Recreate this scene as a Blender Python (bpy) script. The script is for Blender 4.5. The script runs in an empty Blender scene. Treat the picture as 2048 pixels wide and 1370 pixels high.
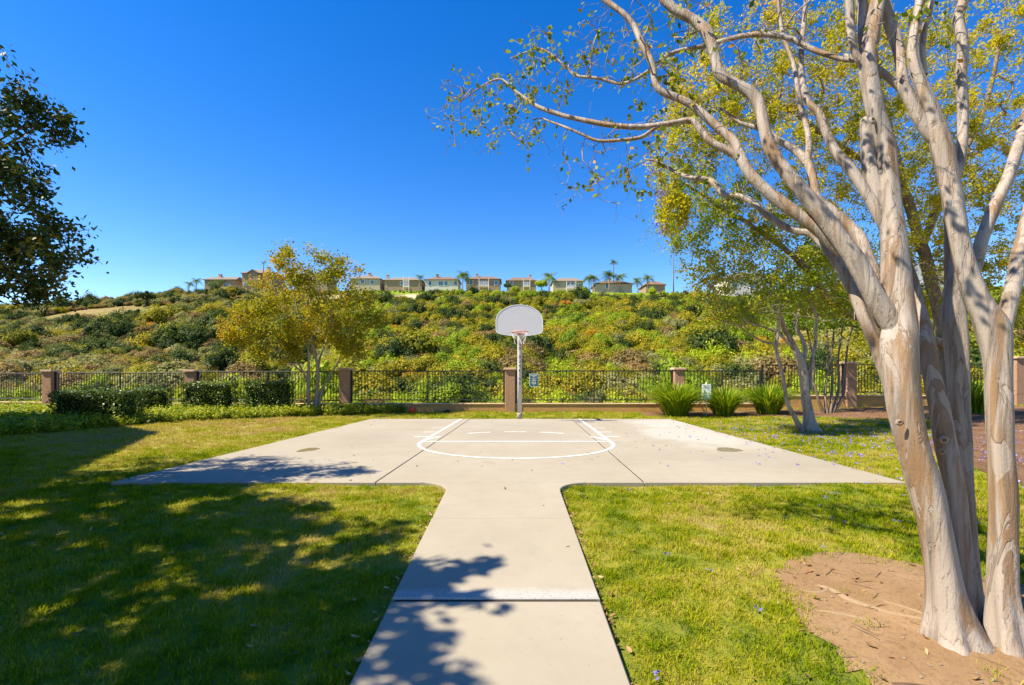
import bpy, math, random
import numpy as np
from mathutils import Vector, Matrix

R = math.radians
scene = bpy.context.scene
COL = scene.collection
rng = np.random.default_rng(7)
random.seed(7)

# ------------------------------------------------------------------ camera
F, CAMZ, HY = 940.0, 1.29, 740.0          # focal length in photo pixels, eye height, horizon row
cam = bpy.data.cameras.new('camera')
cam.sensor_width = 36.0
cam.lens = F / 2048.0 * 36.0
cam.shift_y = (HY - 685.0) / 2048.0
cam.clip_start = 0.05
cam.clip_end = 9000.0
camo = bpy.data.objects.new('camera', cam)
COL.objects.link(camo)
camo.location = (0, 0, CAMZ)
camo.rotation_euler = (R(90), 0, 0)
scene.camera = camo

# ------------------------------------------------------------------ sky, sun, exposure
SUN_EL, SUN_AZ = R(52), R(15)
to_sun = Vector((-math.cos(SUN_EL) * math.cos(SUN_AZ), -math.cos(SUN_EL) * math.sin(SUN_AZ), math.sin(SUN_EL)))
world = bpy.data.worlds.new('World')
scene.world = world
world.use_nodes = True
wn = world.node_tree
wn.nodes.clear()
wo = wn.nodes.new('ShaderNodeOutputWorld')
wb = wn.nodes.new('ShaderNodeBackground')
sk = wn.nodes.new('ShaderNodeTexSky')
sk.sky_type = 'NISHITA'
sk.sun_disc = False
sk.sun_elevation = SUN_EL
sk.sun_rotation = math.atan2(to_sun.x, to_sun.y)
sk.altitude = 400
sk.air_density = 1.0
sk.dust_density = 0.15
sk.ozone_density = 2.2
hs = wn.nodes.new('ShaderNodeHueSaturation')
hs.inputs['Hue'].default_value = 0.512
hs.inputs['Saturation'].default_value = 1.43
hs.inputs['Value'].default_value = 1.0
wb.inputs['Strength'].default_value = 0.108
wn.links.new(sk.outputs[0], hs.inputs['Color'])
wn.links.new(hs.outputs[0], wb.inputs['Color'])
wn.links.new(wb.outputs[0], wo.inputs['Surface'])
sl = bpy.data.lights.new('sun', 'SUN')
sl.energy = 5.0
sl.angle = R(0.5)
sl.color = (1.0, 0.90, 0.72)
slo = bpy.data.objects.new('sun', sl)
COL.objects.link(slo)
slo.rotation_euler = to_sun.to_track_quat('Z', 'Y').to_euler()
slo.location = (-30, -3, 40)
scene.view_settings.view_transform = 'Standard'
scene.view_settings.look = 'None'
scene.view_settings.gamma = 1.0
scene.view_settings.exposure = 1.15
scene.view_settings.use_curve_mapping = False
scene.render.engine = 'CYCLES'
scene.cycles.use_denoising = True
scene.cycles.max_bounces = 6
scene.cycles.diffuse_bounces = 3
scene.cycles.glossy_bounces = 2
scene.cycles.transmission_bounces = 4
scene.cycles.transparent_max_bounces = 6

# ------------------------------------------------------------------ helpers
def at(px, py, Y):
    """a point of the place from its direction and its depth"""
    return Vector(((px - 1024.0) * Y / F, Y, CAMZ - (py - HY) * Y / F))

def g(x, y):
    """height of the paving"""
    y = np.asarray(y, float)
    near = -0.09 + (np.maximum(y, -3) - 2.06) * 0.027
    far = -(np.minimum(y, 15.0) - 5.4) * 0.0225
    return np.where(y < 5.4, near, far) + 0.0 * np.asarray(x, float)

def gz(x, y):
    return float(g(x, y))

def lawn_z(x, y):
    x = np.asarray(x, float); y = np.asarray(y, float)
    z = g(x, y) - 0.03
    z = z - 0.035 * np.exp(-(((x - 0.8) / 1.2) ** 2 + ((y - 5.0) / 0.7) ** 2))
    z = z + 0.012 * np.sin(x * 1.7 + 0.4) * np.cos(y * 1.3) + 0.006 * np.sin(x * 4.1 + y * 3.3)
    z = z + 0.05 * np.exp(-(((x - 2.45) / 0.75) ** 2 + ((y - 2.45) / 0.75) ** 2))
    z = z + np.clip((x - 6.5) * 0.03, 0, 0.25) * np.clip((y - 4) / 8, 0, 1)
    return z

def mesh_np(name, V, faces_flat, loop_tot, smooth=False):
    """mesh from numpy: V (N,3), flat corner list, corner count of each face"""
    m = bpy.data.meshes.new(name)
    V = np.asarray(V, np.float32)
    ff = np.asarray(faces_flat, np.int32).ravel()
    lt = np.asarray(loop_tot, np.int32)
    m.vertices.add(len(V)); m.vertices.foreach_set('co', V.ravel())
    m.loops.add(len(ff)); m.loops.foreach_set('vertex_index', ff)
    m.polygons.add(len(lt))
    st = np.concatenate(([0], np.cumsum(lt)[:-1])).astype(np.int32)
    m.polygons.foreach_set('loop_start', st)
    m.polygons.foreach_set('loop_total', lt)
    if smooth:
        m.polygons.foreach_set('use_smooth', np.ones(len(lt), bool))
    m.update(calc_edges=True)
    m.validate()
    return m

class MB:
    """collects shapes that make up ONE mesh"""
    def __init__(s): s.v = []; s.f = []
    def add(s, V, Fs):
        o = len(s.v)
        s.v += [tuple(p) for p in V]
        s.f += [tuple(i + o for i in q) for q in Fs]
        return s
    def box(s, x0, x1, y0, y1, z0, z1, M=None):
        V = [Vector(p) for p in ((x0,y0,z0),(x1,y0,z0),(x1,y1,z0),(x0,y1,z0),(x0,y0,z1),(x1,y0,z1),(x1,y1,z1),(x0,y1,z1))]
        if M is not None: V = [M @ p for p in V]
        return s.add(V, [(0,3,2,1),(4,5,6,7),(0,1,5,4),(1,2,6,5),(2,3,7,6),(3,0,4,7)])
    def bbox(s, x0, x1, y0, y1, z0, z1, b=0.01):
        """box with chamfered top and vertical edges"""
        def ring(d, z): return [(x0+d+b,y0+d,z),(x1-d-b,y0+d,z),(x1-d,y0+d+b,z),(x1-d,y1-d-b,z),(x1-d-b,y1-d,z),(x0+d+b,y1-d,z),(x0+d,y1-d-b,z),(x0+d,y0+d+b,z)]
        V = ring(0, z0) + ring(0, z1-b) + ring(b, z1)
        Fs = [tuple(range(7,-1,-1)), tuple(range(16,24))]
        for r in (0, 8):
            for i in range(8):
                j = (i+1) % 8
                Fs.append((r+i, r+j, r+8+j, r+8+i))
        return s.add(V, Fs)
    def prism(s, poly, z0, z1, axis='z'):
        n = len(poly)
        if axis == 'z': V = [(x,y,z0) for x,y in poly] + [(x,y,z1) for x,y in poly]
        else: V = [(x,z0,y) for x,y in poly] + [(x,z1,y) for x,y in poly]
        Fs = [tuple(range(n-1,-1,-1)), tuple(range(n,2*n))] + [(i,(i+1)%n,n+(i+1)%n,n+i) for i in range(n)]
        return s.add(V, Fs)
    def tube(s, pts, rad, n=8, cap=True):
        pts = [Vector(p) for p in pts]
        V = []; Fs = []
        up = Vector((0.3,0.9,0.2)).normalized()
        a = None
        for i, p in enumerate(pts):
            d = (pts[min(i+1,len(pts)-1)] - pts[max(i-1,0)]).normalized()
            if a is None:
                a = d.orthogonal().normalized()
            else:
                a = (a - d * a.dot(d)).normalized()
            b = d.cross(a)
            r = rad[i] if hasattr(rad,'__len__') else rad
            for k in range(n):
                t = 2*math.pi*k/n
                V.append(p + (a*math.cos(t) + b*math.sin(t))*r)
        for i in range(len(pts)-1):
            for k in range(n):
                j = (k+1)%n
                Fs.append((i*n+k, i*n+j, (i+1)*n+j, (i+1)*n+k))
        if cap:
            Fs.append(tuple(range(n-1,-1,-1))); Fs.append(tuple((len(pts)-1)*n+k for k in range(n)))
        return s.add(V, Fs)
    def lathe(s, prof, n=16, c=(0,0,0)):
        V = []; Fs = []
        for r, z in prof:
            for k in range(n):
                t = 2*math.pi*k/n
                V.append((c[0]+r*math.cos(t), c[1]+r*math.sin(t), c[2]+z))
        for i in range(len(prof)-1):
            for k in range(n):
                j = (k+1)%n
                Fs.append((i*n+k, i*n+j, (i+1)*n+j, (i+1)*n+k))
        return s.add(V, Fs)
    def mesh(s, name, smooth=False):
        m = bpy.data.meshes.new(name)
        m.from_pydata(s.v, [], s.f)
        if smooth:
            m.polygons.foreach_set('use_smooth', np.ones(len(m.polygons), bool))
        m.update()
        return m
    def build(s, name, mat, parent=None, smooth=False, loc=None):
        return obj(name, s.mesh(name, smooth), mat, parent, loc)

def obj(name, mesh, mat=None, parent=None, loc=None):
    o = bpy.data.objects.new(name, mesh)
    COL.objects.link(o)
    if mat is not None and len(mesh.materials) == 0:
        mesh.materials.append(mat)
    if parent is not None: o.parent = parent
    if loc is not None: o.location = loc
    return o

def tag(o, label=None, cat=None, group=None, kind=None):
    if label: o['label'] = label
    if cat: o['category'] = cat
    if group: o['group'] = group
    if kind: o['kind'] = kind
    return o

def empty(name, loc=(0,0,0), rz=0.0):
    o = bpy.data.objects.new(name, None)
    o.empty_display_size = 0.2
    COL.objects.link(o)
    o.location = loc
    o.rotation_euler = (0, 0, rz)
    return o

def copy_tree(o, parent=None):
    c = o.copy(); COL.objects.link(c)
    c.parent = parent
    for ch in list(o.children): copy_tree(ch, c)
    return c

# ------------------------------------------------------------------ materials
class NT:
    def __init__(s, name):
        s.m = bpy.data.materials.new(name); s.m.use_nodes = True
        s.t = s.m.node_tree; s.t.nodes.clear()
        s.out = s.t.nodes.new('ShaderNodeOutputMaterial')
    def n(s, typ, **kw):
        nd = s.t.nodes.new(typ)
        for k, v in kw.items():
            if k in nd.inputs.keys() if isinstance(k, str) else False:
                s.set(nd.inputs[k], v)
            else:
                setattr(nd, k, v)
        return nd
    def set(s, sock, v):
        if isinstance(v, bpy.types.NodeSocket): s.t.links.new(v, sock)
        else:
            if isinstance(v, tuple) and len(v) == 3 and sock.type == 'RGBA': v = v + (1,)
            sock.default_value = v
    def pos(s): return s.n('ShaderNodeNewGeometry').outputs['Position']
    def objco(s): return s.n('ShaderNodeTexCoord').outputs['Object']
    def mapping(s, vec, scale=(1,1,1), loc=(0,0,0)):
        nd = s.n('ShaderNodeMapping'); s.set(nd.inputs['Vector'], vec)
        nd.inputs['Scale'].default_value = scale; nd.inputs['Location'].default_value = loc
        return nd.outputs[0]
    def noise(s, vec, scale, detail=4, rough=0.55, dist=0.0):
        nd = s.n('ShaderNodeTexNoise'); s.set(nd.inputs['Vector'], vec)
        nd.inputs['Scale'].default_value = scale; nd.inputs['Detail'].default_value = detail
        nd.inputs['Roughness'].default_value = rough; nd.inputs['Distortion'].default_value = dist
        return nd.outputs['Fac']
    def ramp(s, fac, stops, interp='LINEAR'):
        nd = s.n('ShaderNodeValToRGB'); s.set(nd.inputs['Fac'], fac)
        nd.color_ramp.interpolation = interp
        e = nd.color_ramp.elements
        while len(e) < len(stops): e.new(0.5)
        for q, (p, c) in zip(e, stops):
            q.position = p
            q.color = (c, c, c, 1) if not isinstance(c, tuple) else tuple(c) + (1,)
        return nd.outputs['Color']
    def mix(s, fac, a, b, blend='MIX'):
        nd = s.n('ShaderNodeMix'); nd.data_type = 'RGBA'; nd.blend_type = blend
        s.set(nd.inputs[0], fac); s.set(nd.inputs[6], a); s.set(nd.inputs[7], b)
        return nd.outputs[2]
    def math(s, op, a, b=0.5, c=None):
        nd = s.n('ShaderNodeMath'); nd.operation = op
        s.set(nd.inputs[0], a); s.set(nd.inputs[1], b)
        if c is not None: s.set(nd.inputs[2], c)
        return nd.outputs[0]
    def sep(s, vec):
        nd = s.n('ShaderNodeSeparateXYZ'); s.set(nd.inputs[0], vec); return nd.outputs
    def bump(s, h, strength=0.3, dist=0.02):
        nd = s.n('ShaderNodeBump'); s.set(nd.inputs['Height'], h)
        nd.inputs['Strength'].default_value = strength; nd.inputs['Distance'].default_value = dist
        return nd.outputs[0]
    def attr(s, name):
        nd = s.n('ShaderNodeAttribute'); nd.attribute_name = name; return nd.outputs['Fac']
    def rnd(s): return s.n('ShaderNodeObjectInfo').outputs['Random']
    def bsdf(s, col, rough=0.8, spec=0.3, normal=None, metal=0.0):
        nd = s.n('ShaderNodeBsdfPrincipled')
        s.set(nd.inputs['Base Color'], col); s.set(nd.inputs['Roughness'], rough)
        nd.inputs['Specular IOR Level'].default_value = spec
        nd.inputs['Metallic'].default_value = metal
        if normal is not None: s.set(nd.inputs['Normal'], normal)
        return nd.outputs[0]
    def done(s, sh):
        s.t.links.new(sh, s.out.inputs['Surface']); return s.m
    def leafy(s, col, trans=0.35, rough=0.55, spec=0.25):
        p = s.bsdf(col, rough, spec)
        t = s.n('ShaderNodeBsdfTranslucent'); s.set(t.inputs['Color'], s.mix(0.35, col, (1.0, 0.95, 0.2), 'MULTIPLY'))
        mx = s.n('ShaderNodeMixShader'); mx.inputs[0].default_value = trans
        s.t.links.new(p, mx.inputs[1]); s.t.links.new(t.outputs[0], mx.inputs[2])
        return s.done(mx.outputs[0])

def plain(name, col, rough=0.7, spec=0.3, metal=0.0, var=0.12, scale=12.0, bump=0.0):
    t = NT(name)
    n = t.noise(t.objco(), scale, 5)
    c = t.mix(n, tuple(max(0, k*(1-var)) for k in col), tuple(min(1, k*(1+var)) for k in col))
    nm = t.bump(t.noise(t.objco(), scale*6, 4), bump, 0.01) if bump else None
    return t.done(t.bsdf(c, rough, spec, nm, metal))

def leaf_mat(name, c0, c1, c2=None, trans=0.3, hv=0.25, rough=0.55):
    """leaves: each its own tint; each plant a little different too"""
    t = NT(name)
    a = t.attr('tint')
    stops = [(0.0, c0), (0.75, c1)] + ([(1.0, c2)] if c2 else [])
    c = t.ramp(a, stops)
    r = t.rnd()
    k = t.math('MULTIPLY_ADD', r, hv*2, 1.0-hv)
    hsn = t.n('ShaderNodeHueSaturation')
    t.set(hsn.inputs['Value'], k)
    t.set(hsn.inputs['Hue'], t.math('MULTIPLY_ADD', r, -0.03, 0.515))
    t.set(hsn.inputs['Color'], c)
    return t.leafy(hsn.outputs[0], trans, rough)

M = {}
# concrete
def concrete(name, warm=1.0, ground_strip=False):
    t = NT(name); p = t.pos()
    big = t.noise(p, 0.55, 5, 0.6); mid = t.noise(p, 4.0, 6, 0.65); fine = t.noise(p, 160.0, 3, 0.6)
    c = t.mix(t.ramp(big, [(0.3, 0.0), (0.7, 1.0)]), (0.300, 0.258, 0.188), (0.345, 0.305, 0.235))
    c = t.mix(t.math('MULTIPLY', t.ramp(mid, [(0.45, 0.0), (0.8, 1.0)]), 0.35), c, (0.23, 0.20, 0.155))
    c = t.mix(t.math('MULTIPLY', t.ramp(fine, [(0.55, 0.0), (0.75, 1.0)]), 0.35), c, (0.18, 0.155, 0.125))
    x, y, z = t.sep(p)
    # old water stains on the court and pale mineral bloom on its right far corner
    def blob(cx, cy, rx, ry, amp):
        dx = t.math('DIVIDE', t.math('SUBTRACT', x, cx), rx); dy = t.math('DIVIDE', t.math('SUBTRACT', y, cy), ry)
        d = t.math('SQRT', t.math('ADD', t.math('MULTIPLY', dx, dx), t.math('MULTIPLY', dy, dy)))
        d = t.math('ADD', d, t.math('MULTIPLY', t.math('SUBTRACT', t.noise(p, 1.6, 6, 0.7), 0.5), 1.5))
        return t.math('MULTIPLY', t.ramp(d, [(0.55, 1.0), (1.0, 0.0)]), amp)
    for bl in ((3.85, 10.2, 1.15, 2.4, 0.5), (4.2, 13.0, 1.3, 1.3, 0.5)):
        c = t.mix(blob(*bl), c, (0.43, 0.415, 0.38))
    for bl in ((-3.7, 6.8, 1.3, 1.4, 0.20), (3.9, 6.9, 1.2, 1.0, 0.22), (-0.5, 12.6, 2.2, 0.8, 0.25)):
        c = t.mix(blob(*bl), c, (0.24, 0.22, 0.19))
    for bl in ((0.3, 10.8, 1.6, 1.9, 0.22), (-2.9, 9.4, 0.9, 1.6, 0.26), (2.6, 7.4, 1.5, 0.8, 0.20), (-0.2, 3.4, 0.5, 0.6, 0.18), (0.25, 2.1, 0.45, 0.5, 0.16)):
        c = t.mix(blob(*bl), c, (0.23, 0.20, 0.155))
    vc = t.n('ShaderNodeTexVoronoi'); vc.feature = 'DISTANCE_TO_EDGE'
    wob = t.mix(0.10, p, t.n('ShaderNodeTexNoise', ).outputs['Color'])
    t.set(vc.inputs['Vector'], wob); vc.inputs['Scale'].default_value = 0.16
    ck = t.math('MULTIPLY', t.ramp(vc.outputs['Distance'], [(0.0, 1.0), (0.0035, 0.0)]), t.ramp(t.noise(p, 0.7, 3), [(0.52, 0.0), (0.60, 0.55)]))
    c = t.mix(ck, c, (0.10, 0.085, 0.07))
    specks = t.ramp(t.noise(p, 34.0, 2, 0.5), [(0.70, 0.0), (0.735, 1.0)])
    c = t.mix(t.math('MULTIPLY', specks, 0.45), c, (0.17, 0.14, 0.11))
    h = t.math('ADD', t.math('MULTIPLY', mid, 0.4), t.math('MULTIPLY', fine, 0.5))
    if ground_strip:
        e = t.math('ADD', y, t.math('MULTIPLY', t.math('SUBTRACT', t.noise(p, 9.0, 5, 0.7), 0.5), 0.11))
        strip = t.math('MULTIPLY', t.ramp(t.math('SUBTRACT', e, 2.0), [(0.76, 0.0), (0.79, 1.0), (0.87, 0.8), (0.93, 0.0)]), 0.75)
        agg = t.n('ShaderNodeTexVoronoi'); t.set(agg.inputs['Vector'], p); agg.inputs['Scale'].default_value = 55
        spots = t.ramp(agg.outputs['Distance'], [(0.12, 0.0), (0.35, 1.0)])
        c = t.mix(strip, c, t.mix(spots, (0.17, 0.165, 0.155), (0.385, 0.375, 0.355)))
    return t.done(t.bsdf(c, 0.85, 0.25, t.bump(h, 0.25, 0.004)))
M['concrete'] = concrete('concrete')
M['path_concrete'] = concrete('path_concrete', ground_strip=True)
M['joint'] = plain('joint_filler', (0.055, 0.045, 0.035), 0.95, 0.1, var=0.5, scale=20)
def _paint():
    t = NT('court_paint'); p = t.pos()
    w = t.ramp(t.noise(p, 14, 6, 0.7), [(0.36, 0.15), (0.50, 1.0)])
    w2 = t.ramp(t.noise(p, 90, 4, 0.7), [(0.34, 0.0), (0.44, 1.0)])
    c = t.mix(t.math('MULTIPLY', w, w2), (0.36, 0.32, 0.26), (0.72, 0.70, 0.66))
    return t.done(t.bsdf(c, 0.7, 0.3))
M['paint'] = _paint()

def grass_colour(t, blade):
    p = t.pos()
    x, y, z = t.sep(p)
    cb = t.n('ShaderNodeCombineXYZ'); t.set(cb.inputs[0], x); t.set(cb.inputs[1], y)
    q = cb.outputs[0]
    n1 = t.noise(q, 0.75, 5, 0.6); n2 = t.noise(q, 3.4, 5, 0.65); n3 = t.noise(q, 13.0, 4, 0.7)
    dry = t.math('ADD', t.math('MULTIPLY', n1, 0.42), t.math('ADD', t.math('MULTIPLY', n2, 0.36), t.math('MULTIPLY', n3, 0.22)))
    # the far left lawn is parched
    px_ = t.math('MULTIPLY', t.ramp(t.math('MULTIPLY', t.math('SUBTRACT', y, 6.0), 0.12), [(0.0, 0.0), (0.5, 1.0)]),
                 t.ramp(t.math('MULTIPLY', t.math('ADD', x, 12.0), 0.1), [(0.0, 0.7), (0.55, 1.0), (0.8, 0.0)]))
    dry = t.math('ADD', dry, t.math('MULTIPLY', px_, 0.085))
    dry = t.math('MULTIPLY_ADD', t.math('SUBTRACT', dry, 0.5), 1.45, 0.505)
    if blade:
        r = t.math('SUBTRACT', t.attr('tint'), 0.5)
        dry = t.math('ADD', dry, t.math('MULTIPLY', r, 0.16))
    k = 1.25
    return t.ramp(dry, [(0.35, (0.090, 0.165, 0.002)), (0.45, (0.215, 0.275, 0.003)), (0.53, (0.36, 0.355, 0.006)),
                        (0.61, (0.47, 0.38, 0.085)), (0.74, (0.42, 0.29, 0.13))]), q
def _lawn():
    t = NT('lawn_turf'); c, q = grass_colour(t, False)
    c = t.mix(0.55, c, t.mix(t.noise(q, 60, 4, 0.7), (0.06, 0.05, 0.02), (0.22, 0.20, 0.06)))
    return t.done(t.bsdf(c, 0.95, 0.1, t.bump(t.noise(q, 70, 5, 0.7), 0.8, 0.02)))
M['lawn'] = _lawn()
def _blade():
    t = NT('grass_blade'); c, q = grass_colour(t, True)
    return t.leafy(c, 0.36, 0.75, 0.04)
M['blade'] = _blade()
def _dirt(name, a, b, c3, bs=0.5):
    t = NT(name); p = t.pos()
    c = t.mix(t.ramp(t.noise(p, 2.2, 6, 0.65), [(0.3, 0.0), (0.7, 1.0)]), a, b)
    c = t.mix(t.math('MULTIPLY', t.ramp(t.noise(p, 38, 5, 0.7), [(0.5, 0.0), (0.7, 1.0)]), 0.6), c, c3)
    h = t.math('ADD', t.noise(p, 14, 6, 0.7), t.math('MULTIPLY', t.noise(p, 90, 4, 0.7), 0.6))
    return t.done(t.bsdf(c, 0.95, 0.1, t.bump(h, bs, 0.03)))
M['dirt'] = _dirt('bare_dirt', (0.215, 0.130, 0.062), (0.32, 0.205, 0.110), (0.12, 0.07, 0.038))
M['mulch'] = _dirt('mulch', (0.15, 0.080, 0.042), (0.25, 0.145, 0.08), (0.07, 0.04, 0.025), 1.0)
M['earth'] = _dirt('earth', (0.20, 0.15, 0.085), (0.30, 0.23, 0.13), (0.15, 0.11, 0.06))
def _hill():
    t = NT('hillside_soil'); p = t.pos()
    a = t.noise(p, 0.05, 6, 0.6); b = t.noise(p, 0.6, 6, 0.7)
    c = t.mix(t.ramp(b, [(0.35, 0.0), (0.65, 1.0)]), (0.16, 0.13, 0.045), (0.30, 0.22, 0.09))
    c = t.mix(t.ramp(a, [(0.48, 0.0), (0.62, 1.0)]), c, (0.12, 0.15, 0.025))
    x, y, z = t.sep(p)
    # bare tan benches under the houses
    bench = t.math('MULTIPLY', t.ramp(t.math('DIVIDE', z, 50.0), [(0.50, 0.0), (0.54, 1.0), (0.59, 1.0), (0.63, 0.0)]), t.ramp(t.noise(p, 0.045, 3, 0.5), [(0.47, 0.0), (0.53, 1.0)]))
    c = t.mix(bench, c, (0.52, 0.40, 0.26))
    topg = t.ramp(t.math('DIVIDE', z, 50.0), [(0.60, 0.0), (0.63, 1.0)])
    c = t.mix(topg, c, t.mix(b, (0.10, 0.20, 0.01), (0.24, 0.30, 0.02)))
    return t.done(t.bsdf(c, 0.95, 0.1, t.bump(b, 0.8, 0.4)))
M['hill'] = _hill()

def _stucco(name, a, b, bs=0.8):
    t = NT(name); p = t.pos()
    c = t.mix(t.noise(p, 2.0, 6, 0.7), a, b)
    n = t.noise(p, 22, 6, 0.75, 0.4)
    c = t.mix(t.math('MULTIPLY', t.ramp(n, [(0.5, 0.0), (0.72, 1.0)]), 0.45), c, tuple(k*0.5 for k in a))
    return t.done(t.bsdf(c, 0.92, 0.15, t.bump(n, bs, 0.05)))
M['stucco'] = _stucco('pillar_stucco', (0.37, 0.215, 0.130), (0.47, 0.285, 0.180))
M['cap'] = _stucco('pillar_cap_stucco', (0.50, 0.33, 0.21), (0.60, 0.42, 0.28), 0.5)
M['wall_stucco'] = _stucco('low_wall_stucco', (0.46, 0.255, 0.085), (0.58, 0.34, 0.13))
M['coping'] = _stucco('wall_coping', (0.52, 0.36, 0.19), (0.62, 0.45, 0.26), 0.4)
M['iron'] = plain('fence_iron', (0.022, 0.018, 0.016), 0.45, 0.5, var=0.3, scale=30)
M['pole'] = plain('pole_paint', (0.50, 0.475, 0.455), 0.5, 0.4, var=0.08, scale=9, bump=0.1)
M['pole_base'] = plain('pole_base_worn', (0.34, 0.30, 0.26), 0.8, 0.2, var=0.35, scale=25)
M['board'] = plain('backboard_paint', (0.58, 0.58, 0.59), 0.5, 0.35, var=0.05, scale=4, bump=0.05)
M['board_rim'] = plain('backboard_edge', (0.74, 0.74, 0.72), 0.55, 0.35, var=0.05)
M['rim'] = plain('rim_red', (0.52, 0.26, 0.19), 0.5, 0.4, var=0.3, scale=30)
M['net'] = plain('net_cord', (0.72, 0.68, 0.66), 0.9, 0.1)
M['black_letter'] = plain('stencil_black', (0.03, 0.028, 0.028), 0.7, 0.2, var=0.4, scale=60)
M['zinc'] = plain('zinc_post', (0.55, 0.56, 0.54), 0.45, 0.5, metal=0.5)
M['sign_teal'] = plain('sign_teal', (0.0, 0.085, 0.105), 0.45, 0.4, var=0.1)
M['sign_pale'] = plain('sign_pale', (0.55, 0.66, 0.64), 0.5, 0.4, var=0.05)
M['sign_white'] = plain('sign_white', (0.80, 0.82, 0.79), 0.5, 0.4, var=0.04)
M['sign_green'] = plain('sign_green', (0.11, 0.30, 0.13), 0.5, 0.4, var=0.1)
M['sign_grey'] = plain('sign_grey', (0.36, 0.40, 0.39), 0.5, 0.4, var=0.1)
M['ball'] = plain('ball_rubber', (0.80, 0.085, 0.025), 0.55, 0.4, var=0.15, bump=0.2)
M['seam'] = plain('ball_seam', (0.03, 0.02, 0.02), 0.7, 0.2)
M['dark_cloth'] = plain('dark_cloth', (0.022, 0.02, 0.03), 0.85, 0.2, var=0.4, scale=30)
def _puddle():
    t = NT('puddle_water'); p = t.pos()
    c = t.mix(t.noise(p, 8, 5), (0.17, 0.13, 0.045), (0.26, 0.20, 0.08))
    return t.done(t.bsdf(c, 0.22, 0.35))
M['puddle'] = _puddle()
def _bark(name, pale, tan, grey, vs=1.0):
    t = NT(name); p = t.objco()
    q = t.mapping(p, (8*vs, 8*vs, 0.75*vs))
    n = t.noise(q, 1.0, 6, 0.62, 1.1); n2 = t.noise(t.mapping(p, (15*vs, 15*vs, 1.3*vs), (4, 2, 1)), 1.0, 6, 0.65, 0.8); n3 = t.noise(p, 70*vs, 4, 0.7)
    c = t.mix(t.ramp(n, [(0.46, 0.0), (0.57, 1.0)]), pale, tan)
    c = t.mix(t.math('MULTIPLY', t.ramp(n2, [(0.52, 0.0), (0.60, 1.0)]), 0.8), c, grey)
    # peeled plates with crisp edges
    n4 = t.noise(t.mapping(p, (7*vs, 7*vs, 1.8*vs), (3.1, 1.7, 0.4)), 1.0, 5, 0.55, 1.4)
    pl = t.ramp(n4, [(0.540, 0.0), (0.552, 1.0)])
    c = t.mix(t.math('MULTIPLY', pl, 0.75), c, tuple(min(1, k*1.10) for k in pale))
    edge = t.ramp(n4, [(0.528, 0.0), (0.541, 1.0), (0.556, 0.0)])
    c = t.mix(t.math('MULTIPLY', edge, 0.45), c, tuple(k*0.55 for k in tan))
    # fine cracks, lenticels and dark flecks
    cr = t.ramp(t.noise(t.mapping(p, (60*vs, 60*vs, 7*vs)), 1.0, 3, 0.6), [(0.64, 0.0), (0.70, 1.0)])
    c = t.mix(t.math('MULTIPLY', cr, 0.35), c, tuple(k*0.45 for k in tan))
    fl = t.ramp(n3, [(0.66, 0.0), (0.72, 1.0)])
    c = t.mix(t.math('MULTIPLY', fl, 0.5), c, tuple(k*0.35 for k in tan))
    h = t.math('ADD', t.math('ADD', t.math('MULTIPLY', n2, 1.1), t.math('MULTIPLY', n3, 0.16)), t.math('ADD', t.math('MULTIPLY', pl, -0.22), t.math('MULTIPLY', cr, -0.2)))
    return t.done(t.bsdf(c, 0.66, 0.28, t.bump(h, 0.65, 0.02)))
M['bark'] = _bark('crape_bark', (0.325, 0.276, 0.234), (0.240, 0.150, 0.082), (0.172, 0.142, 0.118))
M['bark2'] = _bark('crape_bark_tan', (0.33, 0.27, 0.215), (0.23, 0.145, 0.08), (0.17, 0.135, 0.105), 0.6)
M['bark_dark'] = _bark('dark_bark', (0.20, 0.15, 0.10), (0.14, 0.09, 0.055), (0.26, 0.21, 0.17), 1.2)
M['root'] = plain('root_bark', (0.27, 0.19, 0.115), 0.8, 0.2, var=0.25, scale=20, bump=0.5)
M['knot'] = plain('knot_wood', (0.16, 0.10, 0.055), 0.9, 0.1, var=0.4, scale=60, bump=0.6)

# ------------------------------------------------------------------ foliage tools
def leaf_quads(P, N, size, aspect=0.5, jit=0.6, fold=0.0, rs=None):
    """kite shaped leaves at points P facing about N: verts (n*4,3)"""
    rs = rs or rng
    n = len(P)
    N = N + rs.normal(0, jit, (n, 3)); N /= np.linalg.norm(N, axis=1)[:, None] + 1e-9
    T = rs.normal(0, 1, (n, 3)); T -= N * np.sum(T * N, 1)[:, None]; T /= np.linalg.norm(T, axis=1)[:, None] + 1e-9
    B = np.cross(N, T)
    L = (size * rs.uniform(0.65, 1.3, n))[:, None]
    W = L * aspect * 0.5
    V = np.empty((n, 4, 3))
    V[:, 0] = P - T * L * 0.5
    V[:, 1] = P - T * L * 0.05 + B * W
    V[:, 2] = P + T * L * 0.5 - N * L * fold
    V[:, 3] = P - T * L * 0.05 - B * W
    return V.reshape(-1, 3)

def leaf_mesh(name, P, N, size, aspect=0.5, jit=0.6, tint=None, rs=None, extra=None):
    rs = rs or rng
    V = leaf_quads(P, N, size, aspect, jit, 0.08, rs)
    n = len(P)
    t = rs.uniform(0, 1, n) if tint is None else np.clip(tint, 0, 1)
    ff = np.arange(4 * n); lt = np.full(n, 4)
    if extra is not None:                    # (V, quads) a dark inner body of twigs
        eV, eF, et = extra
        ff = np.concatenate([ff, np.asarray(eF).ravel() + len(V)])
        lt = np.concatenate([lt, np.full(len(eF), len(eF[0]))])
        V = np.concatenate([V, eV]); t = np.concatenate([t, np.full(len(eF), et)])
    m = mesh_np(name, V, ff, lt)
    a = m.attributes.new('tint', 'FLOAT', 'FACE')
    if len(a.data) == len(t):
        a.data.foreach_set('value', t.astype(np.float32))
    return m

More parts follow.
